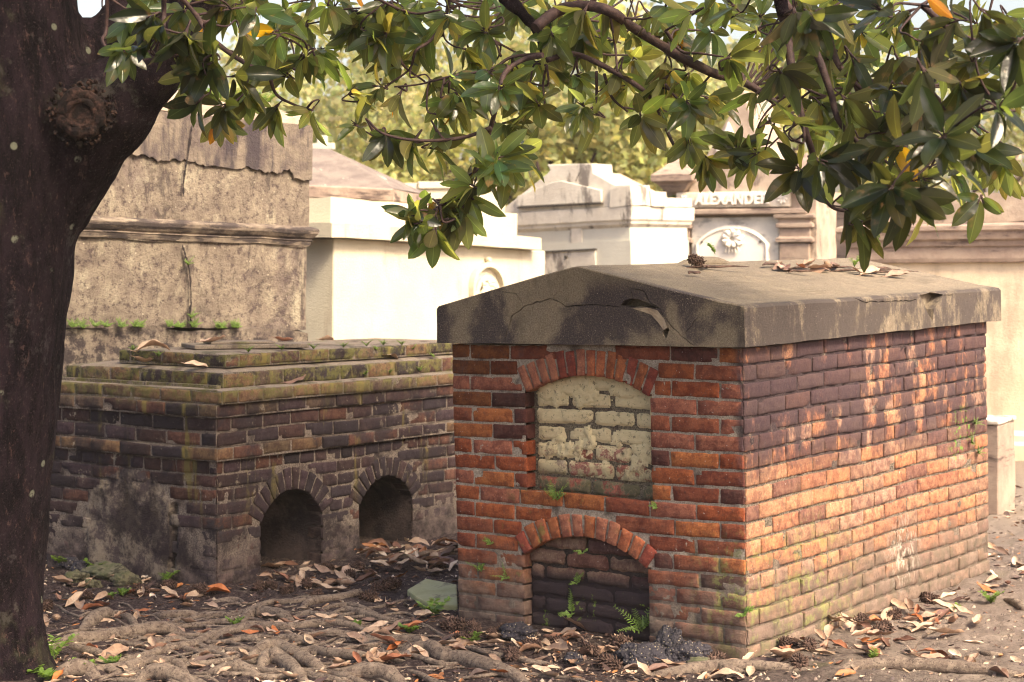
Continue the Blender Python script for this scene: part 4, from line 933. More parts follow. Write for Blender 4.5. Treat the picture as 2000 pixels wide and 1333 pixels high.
for k, (x, y, h, r, lb) in enumerate(((-4.9, 27, 4.3, 1.5, 'pale hazy bush behind the white cross'), (-3.2, 30, 5.6, 2.0, 'tall pale tree behind the brown roofed tomb'), (-.9, 29, 5.2, 1.9, 'pale green tree in the middle gap under the branches'), (1.2, 31, 5.8, 2.1, 'pale leafy tree behind the white pedimented tomb'), (3.2, 30, 5.0, 1.8, 'pale leafy tree behind the name tomb'), (5.6, 34, 5.2, 2.3, 'hazy tree behind the far brown block'), (10.2, 38, 5.0, 2.2, 'light green bush beside the pole at the right edge'), (-2.1, 26, 3.7, 1.3, 'low bush behind the plain white block tomb'), (.6, 25.5, 3.9, 1.4, 'low bush at the left of the white pediment'), (2.3, 25, 3.8, 1.3, 'low bush between the pediment and the name tomb'))):
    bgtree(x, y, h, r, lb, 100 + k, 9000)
PO = empty('utility_pole', 'thin wooden pole far off at the right edge', 'pole', (11.55, 40, 0)); mb = MB(); mb.tube([(0, 0, -.2), (0, 0, 4.3)], [.09, .07], 10); mb.build('shaft', 'brown', PO)
mb = MB(); mb.box((-.5, -.05, 3.9), (.5, .05, 4.0)); mb.build('crossarm', 'brown', PO)
# ------------------------------------------------------------------ the magnolia
random.seed(42)
TR = empty('magnolia_tree', 'big dark magnolia leaning in from the left with spreading glossy branches', 'tree', (-2.28, 7.0, 0))
TI = TR.matrix_basis.to_translation(); o0 = Vector((-2.28, 7.0, 0)); lo = lambda p: Vector(p) - o0
mb = MB()
path = [(-2.33, 7.0, -.12), (-2.30, 7.0, .0), (-2.27, 7.0, .12), (-2.24, 6.98, .4), (-2.18, 6.95, .8), (-2.11, 6.92, 1.25), (-2.06, 6.9, 1.7), (-2.04, 6.9, 2.05), (-2.02, 6.9, 2.4), (-2.02, 6.9, 2.8), (-2.05, 6.95, 3.5), (-2.0, 7.0, 4.6), (-1.8, 7.1, 6.0)]
sp = spline([lo(p) for p in path], 8); rr = lerps([.50, .42, .365, .345, .335, .33, .34, .38, .36, .32, .28, .2, .1], 13, len(sp))
NS = 48; rings = []
for i, (p, r) in enumerate(zip(sp, rr)):
    rg = []
    for k in range(NS):
        a = 2 * pi * k / NS; q = Vector((cos(a), sin(a), 0)); fl = 1 + .18 * max(0, 1 - (p.z + .1) / .5) * cos(5 * a + 1) + .05 * fbm((cos(a) * 1.2, sin(a) * 1.2, p.z * .9), 1.4, 4) + .018 * fbm((cos(a) * 5, sin(a) * 5, p.z * 3), 1.6, 4)
        rg.append(mb.vert(p + q * (r * fl)))
    rings.append(rg)
for i in range(len(rings) - 1):
    for k in range(NS): l = (k + 1) % NS; mb.face((rings[i][k], rings[i][l], rings[i + 1][l], rings[i + 1][k]), True)
lp = spline([lo(at(*p)) for p in ((20, 560, 6.95), (75, 400, 6.92), (140, 285, 6.88), (225, 200, 6.8), (292, 135, 6.75), (345, 70, 6.7), (375, 15, 6.7), (400, -60, 6.7), (470, -150, 6.65), (620, -230, 6.6), (820, -230, 6.5), (940, -120, 6.45), (985, -10, 6.4), (1030, 35, 6.4), (1052, 70, 6.4), (1060, 100, 6.4), (1068, 128, 6.4))], 8)
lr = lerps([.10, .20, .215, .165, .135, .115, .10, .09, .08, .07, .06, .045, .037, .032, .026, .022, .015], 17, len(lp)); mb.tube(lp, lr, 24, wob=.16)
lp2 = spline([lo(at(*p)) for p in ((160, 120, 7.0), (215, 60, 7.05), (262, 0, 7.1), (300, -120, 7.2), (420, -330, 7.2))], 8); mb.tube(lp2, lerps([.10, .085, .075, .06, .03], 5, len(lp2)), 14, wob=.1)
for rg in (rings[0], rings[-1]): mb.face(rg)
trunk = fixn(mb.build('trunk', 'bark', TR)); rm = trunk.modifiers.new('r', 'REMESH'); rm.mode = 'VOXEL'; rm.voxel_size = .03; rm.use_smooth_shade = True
sm = trunk.modifiers.new('s', 'SMOOTH'); sm.iterations = 6; sm.factor = .6
bpy.context.view_layer.update(); me = bpy.data.meshes.new_from_object(trunk.evaluated_get(bpy.context.evaluated_depsgraph_get())); trunk.modifiers.clear(); trunk.data = me
for v in me.vertices:      # bark ridges
    p = v.co + Vector((3, 1, 0)); v.co += v.normal * (.010 * fbm((p.x * 3, p.y * 3, p.z * .9), 2.2, 4) + .006 * fbm((p.x * 3, p.y * 3, p.z), 8, 3))
mb = MB(); lp3 = spline([lo(at(*p)) for p in ((620, -230, 6.6), (900, -330, 6.3), (1200, -300, 6.0), (1420, -170, 5.8), (1510, -40, 5.7), (1530, 30, 5.7))], 8); mb.tube(lp3, lerps([.06, .05, .045, .035, .027, .02], 6, len(lp3)), 12, wob=.08); mb.build('limb', 'bark', TR)
# knot
kc = at(158, 222, 6.57); kd = (EYEP - kc).normalized(); kx = kd.cross(Vector((0, 0, 1))).normalized(); kz = kx.cross(kd)
mb = MB()
for R_, rt, dn in ((.072, .024, .004), (.050, .012, .014)):
    ps = [lo(kc + kx * R_ * cos(t) + kz * R_ * sin(t) - kd * (.02 - dn)) for t in [2 * pi * k / 26 for k in range(27)]]; mb.tube(ps, [rt * rnd(.7, 1.3) for _ in ps], 8, wob=.35)
c0 = [mb.vert(lo(kc + kx * .06 * cos(2 * pi * k / 20) + kz * .06 * sin(2 * pi * k / 20))) for k in range(20)]; cc_ = mb.vert(lo(kc - kd * .012))
for k in range(20): mb.face((c0[k], c0[(k + 1) % 20], cc_), True)
for k in range(120):
    t = rnd(0, 2 * pi); q = rnd(.082, .13); p = kc + kx * q * cos(t) + kz * q * sin(t) - kd * .03; mb.tube([lo(p), lo(p + rdir() * .012 + kd * .012)], [rnd(.006, .012), .003], 5)
mb.build('knot', 'knot', TR)
# branches, traced as they hang
BR = [
 (((1045, 55), (1090, 22), (1140, 12), (1190, 22), (1230, 50), (1290, 88), (1350, 122), (1400, 146), (1450, 160), (1500, 190), (1560, 240)), 6.35, (.022, .020, .018, .011)),
 (((1068, 118), (1120, 106), (1180, 130), (1250, 172), (1280, 205), (1300, 250), (1330, 300), (1400, 325)), 6.4, (.011, .010, .007, .005)),
 (((1060, 108), (1020, 118), (985, 145), (972, 200), (955, 260), (935, 320), (900, 380), (860, 402), (832, 436)), 6.3, (.010, .009, .009, .005)),
 (((960, 250), (900, 270), (820, 275), (750, 262), (715, 232)), 6.3, (.008, .006, .004)),
 (((1068, 105), (1000, 112), (960, 135), (880, 150), (820, 165), (770, 170)), 6.5, (.007, .005, .003)),
 (((880, -20), (868, 40), (840, 80), (812, 100), (800, 135), (760, 165)), 6.6, (.008, .006, .004)),
 (((730, -20), (745, 50), (770, 90), (790, 130), (830, 160)), 6.7, (.008, .006, .004)),
 (((700, -20), (800, 25), (860, 20)), 6.5, (.006, .004)),
 (((395, 60), (440, 98), (490, 130), (522, 145), (540, 185), (575, 205), (611, 216)), 6.6, (.012, .009, .006, .004)),
 (((522, 145), (555, 130), (600, 108)), 6.6, (.006, .004)),
 (((1515, -30), (1535, 60), (1550, 160), (1570, 245), (1590, 310), (1600, 370), (1625, 405), (1665, 415)), 5.7, (.018, .014, .011, .007, .004)),
 (((1530, 0), (1590, 95), (1622, 180), (1640, 240), (1690, 290), (1740, 322)), 5.7, (.014, .012, .009, .005)),
 (((1600, 20), (1620, 80), (1640, 130), (1672, 155), (1760, 162), (1810, 170)), 5.8, (.014, .011, .008, .004)),
 (((1665, 150), (1680, 195), (1684, 240)), 5.8, (.010, .007)),
 (((1640, 130), (1690, 180), (1760, 205), (1850, 230)), 5.7, (.009, .007, .004)),
 (((1800, 10), (1860, 60), (1930, 87), (1990, 78), (2060, 100)), 5.5, (.010, .008, .006)),
 (((1690, 265), (1780, 279), (1843, 270)), 5.6, (.008, .006, .004)),
 (((1592, 310), (1650, 352), (1700, 368), (1741, 365)), 5.6, (.008, .006, .004)),
 (((1850, 262), (1900, 225), (1948, 211)), 5.2, (.006, .004)),
 (((1550, 160), (1600, 185), (1648, 195)), 5.8, (.006, .004)),
 (((1190, 22), (1200, 80), (1206, 140)), 6.3, (.006, .004)),
 (((1165, 140), (1165, 190), (1160, 212)), 6.4, (.006, .004)),
 (((1180, 145), (1195, 190), (1225, 218)), 6.4, (.006, .004)),
 (((1100, 60), (1090, 95), (1066, 108)), 6.5, (.005, .007)),
 (((1150, 40), (1130, 70), (1085, 98)), 6.5, (.004, .006)),
 (((978, 110), (965, 80), (930, 45)), 6.5, (.005, .003)),
 (((930, 310), (932, 340), (925, 364)), 6.3, (.004, .003)),
 (((936, 300), (955, 308), (971, 310)), 6.3, (.004, .003)),
 (((1300, 60), (1330, 100), (1370, 105), (1421, 113)), 6.2, (.007, .005, .003)),
 (((1300, 165), (1320, 190), (1340, 198)), 6.3, (.005, .003)),
 (((210, -20), (207, 60), (200, 80), (215, 110), (217, 160)), 6.3, (.008, .006, .005)),
 (((320, -20), (320, 30), (318, 62)), 5.9, (.009, .008)),
 (((340, -20), (390, 40), (417, 105)), 6.0, (.010, .007)),
]
BP = [Vector(p) for p in lp[60:]] + [Vector(p) for p in lp3[24:]]
for pts, d, rad in BR:
    mb = MB(); sp_ = spline([lo(at(x, y, d + .05 * sin(i * 1.7))) for i, (x, y) in enumerate(pts)], 6); mb.tube(sp_, lerps(list(rad), len(rad), len(sp_)), 8, wob=.15); mb.build('branch', 'twig', TR); BP += sp_
mb = MB()
# rosettes of leaves: x, y in the picture, distance, leaf length in metres
RO = []
for L, d0 in ((((318, 65, 5.9), (417, 119, 6.0), (434, 10, 6.1), (360, 20, 6.3), (250, 40, 6.9), (215, 15, 7.2), (470, 60, 6.3), (380, 150, 6.2)), 0),
              (((522, 143, 6.6), (574, 130, 6.7), (595, 108, 6.6), (542, 206, 6.7), (611, 213, 6.6), (427, 231, 6.6), (483, 175, 6.7), (497, 105, 6.8), (614, 105, 6.6), (560, 20, 6.5), (640, 10, 6.5), (600, 50, 7.0)), 0),
              (((719, 63, 6.6), (754, 66, 6.6), (684, 182, 6.6), (743, 168, 6.6), (782, 182, 6.6), (841, 157, 6.6), (890, 182, 6.5), (950, 63, 6.5), (852, 224, 6.5), (978, 171, 6.2), (964, 45, 6.6), (1051, 206, 6.4), (1139, 206, 6.3), (1167, 224, 6.3), (1251, 224, 6.3), (1083, 66, 6.7), (1111, 70, 6.7), (971, 308, 6.2), (925, 364, 6.2), (824, 434, 6.2), (838, 399, 6.4), (858, 410, 6.3), (852, 255, 6.4), (810, 270, 6.4), (754, 259, 6.4), (845, 290, 6.4), (698, 245, 6.5), (1212, 133, 6.4), (1125, 147, 6.5), (1286, 210, 6.3), (985, 240, 6.5), (680, 30, 6.8), (790, 20, 6.6), (840, 60, 6.7), (880, 30, 6.6), (905, 95, 6.7), (930, 130, 6.8), (1010, 15, 6.9), (1150, 60, 6.9), (1180, 30, 6.8)), 0),
              (((1353, 24, 6.0), (1434, 12, 6.0), (1421, 113, 6.0), (1340, 198, 6.2), (1345, 267, 6.2), (1375, 305, 6.2), (1478, 300, 6.0), (1440, 296, 6.1), (1300, 120, 6.4), (1390, 60, 6.3), (1480, 60, 6.1), (1260, 20, 6.4), (1310, 60, 6.5), (1380, 190, 6.3), (1300, 10, 6.3)), 0),
              (((1523, 138, 5.6), (1551, 243, 5.5), (1596, 312, 5.4), (1551, 20, 5.5), (1585, 30, 5.5), (1721, 20, 5.3), (1664, 109, 5.6), (1802, 134, 5.1), (1794, 81, 5.3), (1916, 20, 5.1), (1948, 211, 4.6), (1843, 267, 4.9), (1839, 316, 5.0), (1741, 365, 5.1), (1648, 190, 5.6), (1644, 308, 5.5), (1648, 405, 5.5), (1762, 378, 5.2), (1916, 385, 5.8), (1875, 162, 5.2), (1988, 81, 5.0), (1758, 283, 5.4), (1700, 200, 5.7), (1867, 40, 5.2), (1677, 435, 5.5), (1500, 70, 5.8), (1600, 200, 5.8), (1620, 110, 5.9), (1680, 60, 5.8), (1750, 110, 5.7), (1690, 270, 5.7), (1720, 330, 5.5), (1560, 330, 5.7), (1640, 20, 5.8), (1780, 20, 5.6), (1840, 100, 5.6), (1900, 120, 5.5), (1960, 30, 5.4), (1990, 160, 5.2), (1900, 290, 5.6), (1800, 220, 5.5), (1740, 230, 5.6), (1960, 300, 5.8), (1480, 180, 6.0), (1500, 240, 5.9), (1800, 350, 5.3)), 0)):
    RO += [(x, y, d) for x, y, d in L]
for k in range(95):     # further clusters fill the dense upper parts
    x = rnd(200, 2020); lim = 60 if x < 640 else 130 if x < 1250 else 150 if x < 1500 else 290; y = rnd(-60, lim) if x > 700 else rnd(-60, 50)
    RO.append((x, y, rnd(6.7, 7.6) if x < 1500 else rnd(6.0, 7.0)))
for k in range(52):     # and the hanging skirt of the crown
    x = rnd(520, 1960); b = (215 if x < 700 else 245 if x < 1000 else 190 if x < 1330 else 300 if x < 1520 else 400 if x < 1900 else 330); y = rnd(-20, 1) * 0 + b * rnd(0, 1) ** .8
    RO.append((x, y, rnd(6.2, 7.0) if x < 1500 else rnd(5.4, 6.3)))
RO += [(880, 392, 6.25), (905, 412, 6.25), (796, 418, 6.2), (850, 446, 6.2), (872, 428, 6.25), (935, 332, 6.25), (960, 335, 6.2), (992, 322, 6.25), (1012, 300, 6.3), (915, 380, 6.3),
       (300, 30, 5.9), (340, 110, 6.0), (395, 190, 6.0), (440, 205, 6.1), (458, 150, 6.1), (290, 90, 5.9), (400, 60, 6.0), (500, 20, 6.2), (540, 60, 6.4), (365, 60, 5.9), (240, 95, 6.3)]
fol = MB(); yel = 0
def rosette(c, A, n, L0, tone, yellow=False):
    A = A.normalized(); B1 = A.orthogonal().normalized(); B2 = A.cross(B1); ph = rnd(0, 6.28); dr = random.choice((0, 0, 0, .15, .5))
    for k in range(n):
        t = ph + k * 2.4 + rnd(-.2, .2); op = rnd(.75, 1.35) * (1 - .35 * (k / n)); d = (A * cos(op) + (B1 * cos(t) + B2 * sin(t)) * sin(op)).normalized()
        d = (d + Vector((0, 0, -rnd(.05, .5) - dr))).normalized(); up = (A * .9 + Vector((0, 0, .35)) - d * .2).normalized()
        L = L0 * rnd(.5, 1.1); v = tone * rnd(.45, 1.45); col = (v * rnd(.85, 1.25), v, v * rnd(.8, 1.2))
        if random.random() < .004 or (yellow and k < 2): col = (3.9, 1.9, .4) if random.random() < .6 else (3.4, 1.3, .4)
        elif random.random() < .05: col = (v * 1.5, v * 1.05, v * .9)
        leafquad(fol, c + d * .012, d, up, L, L * rnd(.34, .42), col, rnd(.0, .55), rnd(-.08, .34), 8, True)
    for k in range(3): mb.tube([c - A * .01, c + (A + rdir() * .4).normalized() * .035], [.004, .0015], 5)
for i, (x, y, d) in enumerate(RO):
    c = lo(at(x, y, d)); sx = -1 if x < 1000 else 1
    A = Vector((rnd(-.7, .7), rnd(-.9, .3), rnd(-.75, .35))); near = d < 5.8 or (x < 470 and d < 6.15)
    rosette(c, A, random.choice((6, 8, 9, 10, 12)), .140 if not near else .148, rnd(.75, 1.25) * (.42 if near else 1.05), i in (5, 13))  # near clusters toned down, their backlit shade put into the leaf colour
    An = A.normalized(); q = min(BP, key=lambda b: (b - c).length_squared + .3 * max(0, c.z - b.z))
    if (q - c).length > .75: q = c + Vector((rnd(-.2, .2), rnd(-.1, .2), .55))
    m_ = (c - An * .05) * .45 + q * .55 + Vector((rnd(-.04, .04), rnd(-.04, .04), rnd(-.05, .03))); tp_ = spline([c, c - An * .04, m_, q], 5); mb.tube(tp_, lerps([.0028, .0032, .0040, .0048], 4, len(tp_)), 6, wob=.2)
# the rest of the crown overhead and beyond the frame, as the tree must have
for k in range(560):
    x, y = rnd(-2.6, 2.6), rnd(4.2, 8.2); z = rnd(2.95, 4.6)
    zf_ = 1.62 + y * .149 + .12
    if z < zf_: continue
    c = lo((x, y, z)); rosette(c, Vector((rnd(-1, 1), rnd(-1, 1), rnd(-.2, 1))), 7, .17, rnd(.7, 1.2))
twigs = mb.build('twigs', 'twig', TR); fol.build('leaves', 'leaf', TR)
# surface roots (they belong to the magnolia)
random.seed(77)
def blk_(px, py): return px > 380 and py < 1165 or px > 885 and py < 1240
RT_ = [[((400,1183),(430,1172),(460,1170),(487,1175)),5],[((457,1198),(499,1187),(535,1183),(580,1181),(610,1177),(655,1174),(676,1180)),7],[((586,1195),(604,1186),(634,1180),(670,1172),(694,1162),(712,1159)),10],[((616,1201),(640,1192),(670,1189),(700,1192),(745,1201)),7],[((460,1219),(484,1207),(520,1204),(556,1213),(577,1220)),13],[((565,1207),(595,1201),(634,1207),(670,1217),(715,1228)),8],[((634,1204),(670,1199),(715,1204),(760,1211),(805,1214)),8],[((400,1252),(445,1240),(490,1231),(535,1232),(580,1231),(625,1228),(670,1229),(715,1237),(760,1247)),9],[((595,1243),(640,1243),(685,1246),(730,1252),(790,1255),(832,1264),(865,1279),(895,1288)),9],[((755,1272),(800,1277),(840,1283),(865,1291),(910,1303),(955,1315),(1000,1327),(1040,1342)),15],[((466,1303),(505,1279),(544,1273),(580,1288),(610,1303),(640,1312)),19],[((502,1306),(526,1291),(556,1297),(580,1315),(604,1330)),15],[((568,1276),(610,1276),(655,1285),(700,1295),(745,1291)),10],[((400,1318),(430,1312),(475,1315),(520,1327)),13],[((100,1268),(140,1261),(195,1251),(260,1244),(325,1238),(367,1238)),14],[((156,1235),(182,1218),(211,1209),(227,1205)),16],[((160,1300),(279,1290),(325,1274),(374,1261),(422,1241),(471,1231),(520,1228),(600,1238)),10],[((150,1312),(195,1309),(244,1306),(292,1300),(341,1306),(374,1319)),10],[((90,1322),(130,1319),(169,1313),(201,1319)),15],[((227,1202),(250,1212),(270,1225)),9],[((286,1199),(325,1205),(374,1202),(395,1195)),9],[((341,1215),(390,1205),(439,1204),(487,1205)),8],[((406,1179),(439,1171),(481,1175)),5],[((110,1262),(156,1274),(201,1283),(247,1296)),9],[((1240,1326),(1320,1321),(1404,1315),(1500,1313),(1610,1316)),11],[((1600,1322),(1684,1311),(1790,1311),(1932,1318),(2030,1324)),13],[((1960,1172),(1985,1186),(2010,1200)),9],[((1787,1247),(1819,1229),(1861,1215)),6],[((1897,1268),(1939,1282),(1961,1275)),6],[((2000,1232),(1954,1243)),5],[((1365,1303),(1393,1310),(1425,1318),(1461,1314)),10],[((640,1325),(700,1322),(760,1330),(800,1342)),16],[((700,1262),(740,1266),(775,1276)),7],[((250,1330),(300,1326),(350,1334),(400,1345)),15],[((520,1255),(560,1250),(600,1256),(650,1262)),9],[((300,1262),(340,1254),(370,1250)),9],[((560,1170),(600,1165),(640,1170)),5]]
for k in range(120):
    x, y = rnd(90, 900), rnd(1172, 1335) if k % 3 else rnd(1200, 1335); a = rnd(-.25, .30); L = rnd(90, 330); w = rnd(1.8, 6.0) * (.6 + .6 * (y - 1170) / 160); pts = []
    for j in range(7): pts.append((x, y)); x += L / 6; y += a * L / 6 + rnd(-5, 5); a += rnd(-.12, .12)
    if pts[-1][0] > 880 and pts[-1][1] < 1260: continue
    if not any(blk_(*p) for p in pts): RT_.append((tuple(pts), w))
for pts, w in RT_:
    P = [ground_at(x, y) for x, y in pts]; w0 = min(w, 15) * .0019
    P = [p + Vector((rnd(-.01, .01), rnd(-.02, .02), w0 * rnd(.25, .95))) for p in P]; P[0].z -= w0 * 1.3; P[-1].z -= w0 * 1.4
    s_ = spline([p - o0 for p in P], 8); n = len(s_); mb = MB(); mb.tube(s_, [w0 * (.65 + .55 * sin(pi * i / (n - 1))) * (1 + .18 * nz((i * .4, w, 3))) for i in range(n)], 14, wob=.16, flat=1.0); mb.build('root', 'root', TR)
# ------------------------------------------------------------------ stones, cones, flagstone
def blob(name, mat, parent, r, sx, sy, sz, amp=.25, fs=2.0, sub=3, seed=0):
    bm = bmesh.new(); bmesh.ops.create_icosphere(bm, subdivisions=sub, radius=1)
    for v in bm.verts:
        p = v.co + Vector((seed * 3.1, 0, 0)); k = 1 + amp * fbm(p, fs, 4) + .3 * amp * nz(p, fs * 3); v.co = Vector((v.co.x * sx, v.co.y * sy, v.co.z * sz)) * r * k
    for f in bm.faces: f.smooth = True
    me = bpy.data.meshes.new(name); bm.to_mesh(me); bm.free(); me.materials.append(M[mat]); o = bpy.data.objects.new(name, me); COL.objects.link(o)
    if parent: o.parent = parent
    return o
for px, py, r, sx, sz, rot, lb, mt in ((1013, 1247, .075, 1.0, .62, .2, 'black pebbly lump left of the lower arch with a dry leaf on it', 'aggregate'), (1258, 1290, .095, 1.15, .55, .1, 'flat black pebbly lump, leftmost of three at the corner pier', 'aggregate'),
                                (1308, 1270, .075, .75, 1.0, .6, 'upright black stone wedged between two pebbly lumps', 'aggregate'), (1344, 1290, .075, 1.1, .75, 0, 'black pebbly lump right of the upright stone', 'aggregate'),
                                (1120, 1290, .04, 1.2, .7, 1, 'small dark stone below the lower arch', 'aggregate'), (225, 1122, .12, 1.3, .45, 0, 'mossy grey stone by the wall of the dark tomb', 'mossrock'), (143, 1112, .06, 1, .8, 0, 'dark lump left of the mossy stone', 'aggregate'), (160, 1118, .06, .9, .8, 0, 'second dark lump touching the mossy stone', 'aggregate'),
                                (150, 1132, .055, 1.2, .7, .5, 'mossy brown stone in front of the dark lumps', 'mossrock'), (247, 1140, .06, 1.2, .7, .5, 'brownish stone in front of the mossy stone', 'mossrock'), (180, 1142, .04, 1.2, .7, .5, 'small mossy stone among dry leaves at the dark tomb', 'mossrock'), (1378, 1308, .05, 1.6, .6, .4, 'knobbly brown stone at the front corner of the red tomb', 'mossrock')):
    p = ground_at(px, py); o = blob('stone', mt, None, r, sx, .9, sz, .38, 1.6, 4, px); o.location = p + Vector((0, 0, r * sz * .35)); o.rotation_euler = (rnd(-.2, .2), rot * .4, rot); tag(o, lb, 'stone')
fl = [ground_at(*p) for p in ((795, 1160), (832, 1146), (892, 1158), (894, 1194), (842, 1190), (812, 1176))]
mb = MB(); n = len(fl); c = sum(fl, Vector()) / n
a = [mb.vert(p - c + Vector((0, 0, .028 + .015 * (i in (1, 2))))) for i, p in enumerate(fl)]; b = [mb.vert(p - c + Vector((0, 0, -.03))) for p in fl]; mb.face(a); mb.face(b[::-1])
for i in range(n): j = (i + 1) % n; mb.face((a[j], a[i], b[i], b[j]))
o = bevel(fixn(mb.build('flagstone', 'flagstone')), .008); o.location = c; tag(o, 'flat greenish broken flagstone leaning at the left foot of the red tomb', 'stone')
def cone_mesh():
    mb = MB(); mb.tube([(-.045, 0, 0), (-.03, 0, 0), (0, 0, 0), (.03, 0, 0), (.045, 0, 0)], [.006, .018, .024, .018, .006], 10)
    for k in range(110):
        t = k * 2.4; x = -.042 + .084 * k / 110; r = .024 * sqrt(max(.05, 1 - (x / .05) ** 2)); d = Vector((.25, cos(t), sin(t))).normalized(); p = Vector((x, cos(t) * r * .8, sin(t) * r * .8)); mb.tube([p, p + d * rnd(.010, .018) + rdir() * .004], [.0055, .0012], 4)
    return mb
random.seed(9); base = None
CN = [(1040,1272),(1090,1262),(1155,1275),(985,1240),(960,1250),(1190,1300),(1215,1262),(1395,1306),(170,1168),(275,1162),(88,1188),(390,1160),(420,1157),(505,1152),(530,1150),(560,1158),(620,1172),(683,1130),(700,1118),(745,1152),(770,1146),(850,1108),(885,1232),(925,1240),(905,1258),(1540,1268),(1580,1275),(1722,1238),(1680,1222),(1815,1178),(1745,1208),(1560,1310),(720,1175),(600,1150),(1000,1290),(240,1142),(330,1148),(640,1118)]
CL = []
for i, (px, py) in enumerate(CN):
    p = ground_at(px, py)
    if base is None: base = cone_mesh().build('seed_cone', 'cone'); o = base
    else: o = base.copy(); COL.objects.link(o)
    o.location = p + Vector((0, 0, .018)); s = rnd(.75, 1.25); o.scale = (s, s, s); o.rotation_euler = (rnd(0, 6), rnd(-.4, .4), rnd(0, 6))
    z = 'by the foot of the red tomb front' if 880 < px < 1480 and py > 1225 else 'on the bare dirt right of the red tomb' if px >= 1480 else 'in the gap between the two brick tombs' if px > 560 else 'along the foot of the dark tomb'
    tag(o, 'dark dry magnolia seed cone ' + z, 'seed cone', 'seed cones ' + z)
for (px, py, T_, l3, lb) in ((1322, 512, TA, (.72, .66, 1.612), 'dark cone lying on the ridge of the concrete lid'), (578, 700, TB, (.62, .14, 1.09), 'pale cone on the upper ledge of the dark tomb')):
    o = base.copy(); COL.objects.link(o); w_ = Matrix.LocRotScale(T_.location, T_.rotation_euler, None) @ Vector(l3); o.location = w_; o.scale = (.9,) * 3; o.rotation_euler = (1, .3, .5); tag(o, lb, 'seed cone')
# ------------------------------------------------------------------ fallen leaves
def dry_mesh(k):
    random.seed(500 + k); L, W = .15, .058; mb = MB(); ns, nw = 10, 4; cu_, fo, tw, wv = rnd(-1.6, 1.8), rnd(-.3, 1.4), rnd(-.8, .8), rnd(0, 6)
    G = []; ang = 0; p = Vector((-L / 2, 0, 0))
    for i in range(ns + 1):
        t = i / ns; ang = cu_ * (t - .5); p = Vector((L * (t - .5) * (1 - .08 * abs(cu_)), 0, .02 * cu_ * (t - .5) ** 2 * 4)); w = W * .5 * max(.03, sin(pi * t ** .9) ** .75) if 0 < t < 1 else .001
        row = []
        for j in range(-nw // 2, nw // 2 + 1):
            s_ = j / (nw / 2); a = fo * abs(s_) * .8; y = s_ * w * cos(a * .7); z = abs(s_) * w * sin(a) + .004 * sin(t * 13 + wv + s_ * 2) * abs(s_); y2 = y * cos(tw * (t - .5)) - z * sin(tw * (t - .5)); z2 = y * sin(tw * (t - .5)) + z * cos(tw * (t - .5))
            row.append(p + Vector((0, y2, z2)))
        G.append(row)
    return G
GM = [dry_mesh(k) for k in range(10)]
def grid_to(mb, G, mat, col):
    I = [[mb.vert(mat @ p, col) for p in r] for r in G]
    for i in range(len(I) - 1):
        for j in range(len(I[0]) - 1): mb.face((I[i][j], I[i + 1][j], I[i + 1][j + 1], I[i][j + 1]), True)
LM = []
for G in GM:
    mb = MB(); grid_to(mb, G, Matrix.Identity(4), (1, 1, 1)); mb.tube([G[0][2], G[0][2] + Vector((-.012, .001, .003)), G[0][2] + Vector((-.022, .003, .004))], [.0016, .0013, .0013], 5); o = mb.build('fallen_leaf', 'dry_leaf'); LM.append(o.data); bpy.data.objects.remove(o)
random.seed(88)
MA_, MB_ = Matrix.LocRotScale(TA.location, TA.rotation_euler, None), Matrix.LocRotScale(TB.location, TB.rotation_euler, None); MAi, MBi = MA_.inverted(), MB_.inverted()
def blocked(p):
    a = MAi @ p; b = MBi @ p
    if -.02 < a.x < LA + .03 and -.02 < a.y < WA + .03 and not (a.x < .07 and lower.inside(a.y, .1)): return True
    if -.02 < b.x < LB and -.02 < b.y < WB:
        return not (b.y < .35 and (n1.inside(b.x, .1) or n2.inside(b.x, .1)))
    return (p - Vector((-2.3, 7, 0))).to_2d().length < .42
cand = []
def scatter(n, x0, x1, y0, y1, zone, pile=0.0, sz=(.55, 1.0)):
    k = 0
    while k < n:
        p = ground_at(rnd(x0, x1), rnd(y0, y1))
        if blocked(p): k += .2; continue
        p.z += rnd(.004, .015) + rnd(0, pile); cand.append((p, zone, rnd(*sz))); k += 1
scatter(42, 890, 1470, 1235, 1333, 'in front of the red tomb', .012)
scatter(60, 700, 890, 1070, 1120, 'heaped by the right arch of the dark tomb', .07)
scatter(30, 510, 730, 1108, 1150, 'along the foot of the dark tomb')
scatter(22, 100, 430, 1110, 1190, 'left of the dark tomb corner')
scatter(64, 80, 760, 1200, 1333, 'between the magnolia roots', .015, (.4, .8))
scatter(26, 640, 900, 1190, 1300, 'between the magnolia roots', .01)
scatter(30, 1500, 1720, 1225, 1300, 'heaped along the long wall of the red tomb', .03)
scatter(16, 1700, 1930, 1160, 1235, 'heaped along the long wall of the red tomb', .02)
scatter(22, 1650, 2000, 1150, 1333, 'on the bare dirt at the right')
scatter(10, 1930, 2000, 1060, 1160, 'on the bare dirt at the right')
cand.sort(key=lambda c: (c[0] - EYEP).length)
def place_leaf(mat4, label, group, sel=None):
    o = bpy.data.objects.new('fallen_leaf', sel or random.choice(LM)); COL.objects.link(o); o.matrix_world = mat4; return tag(o, label, 'fallen leaf', group)
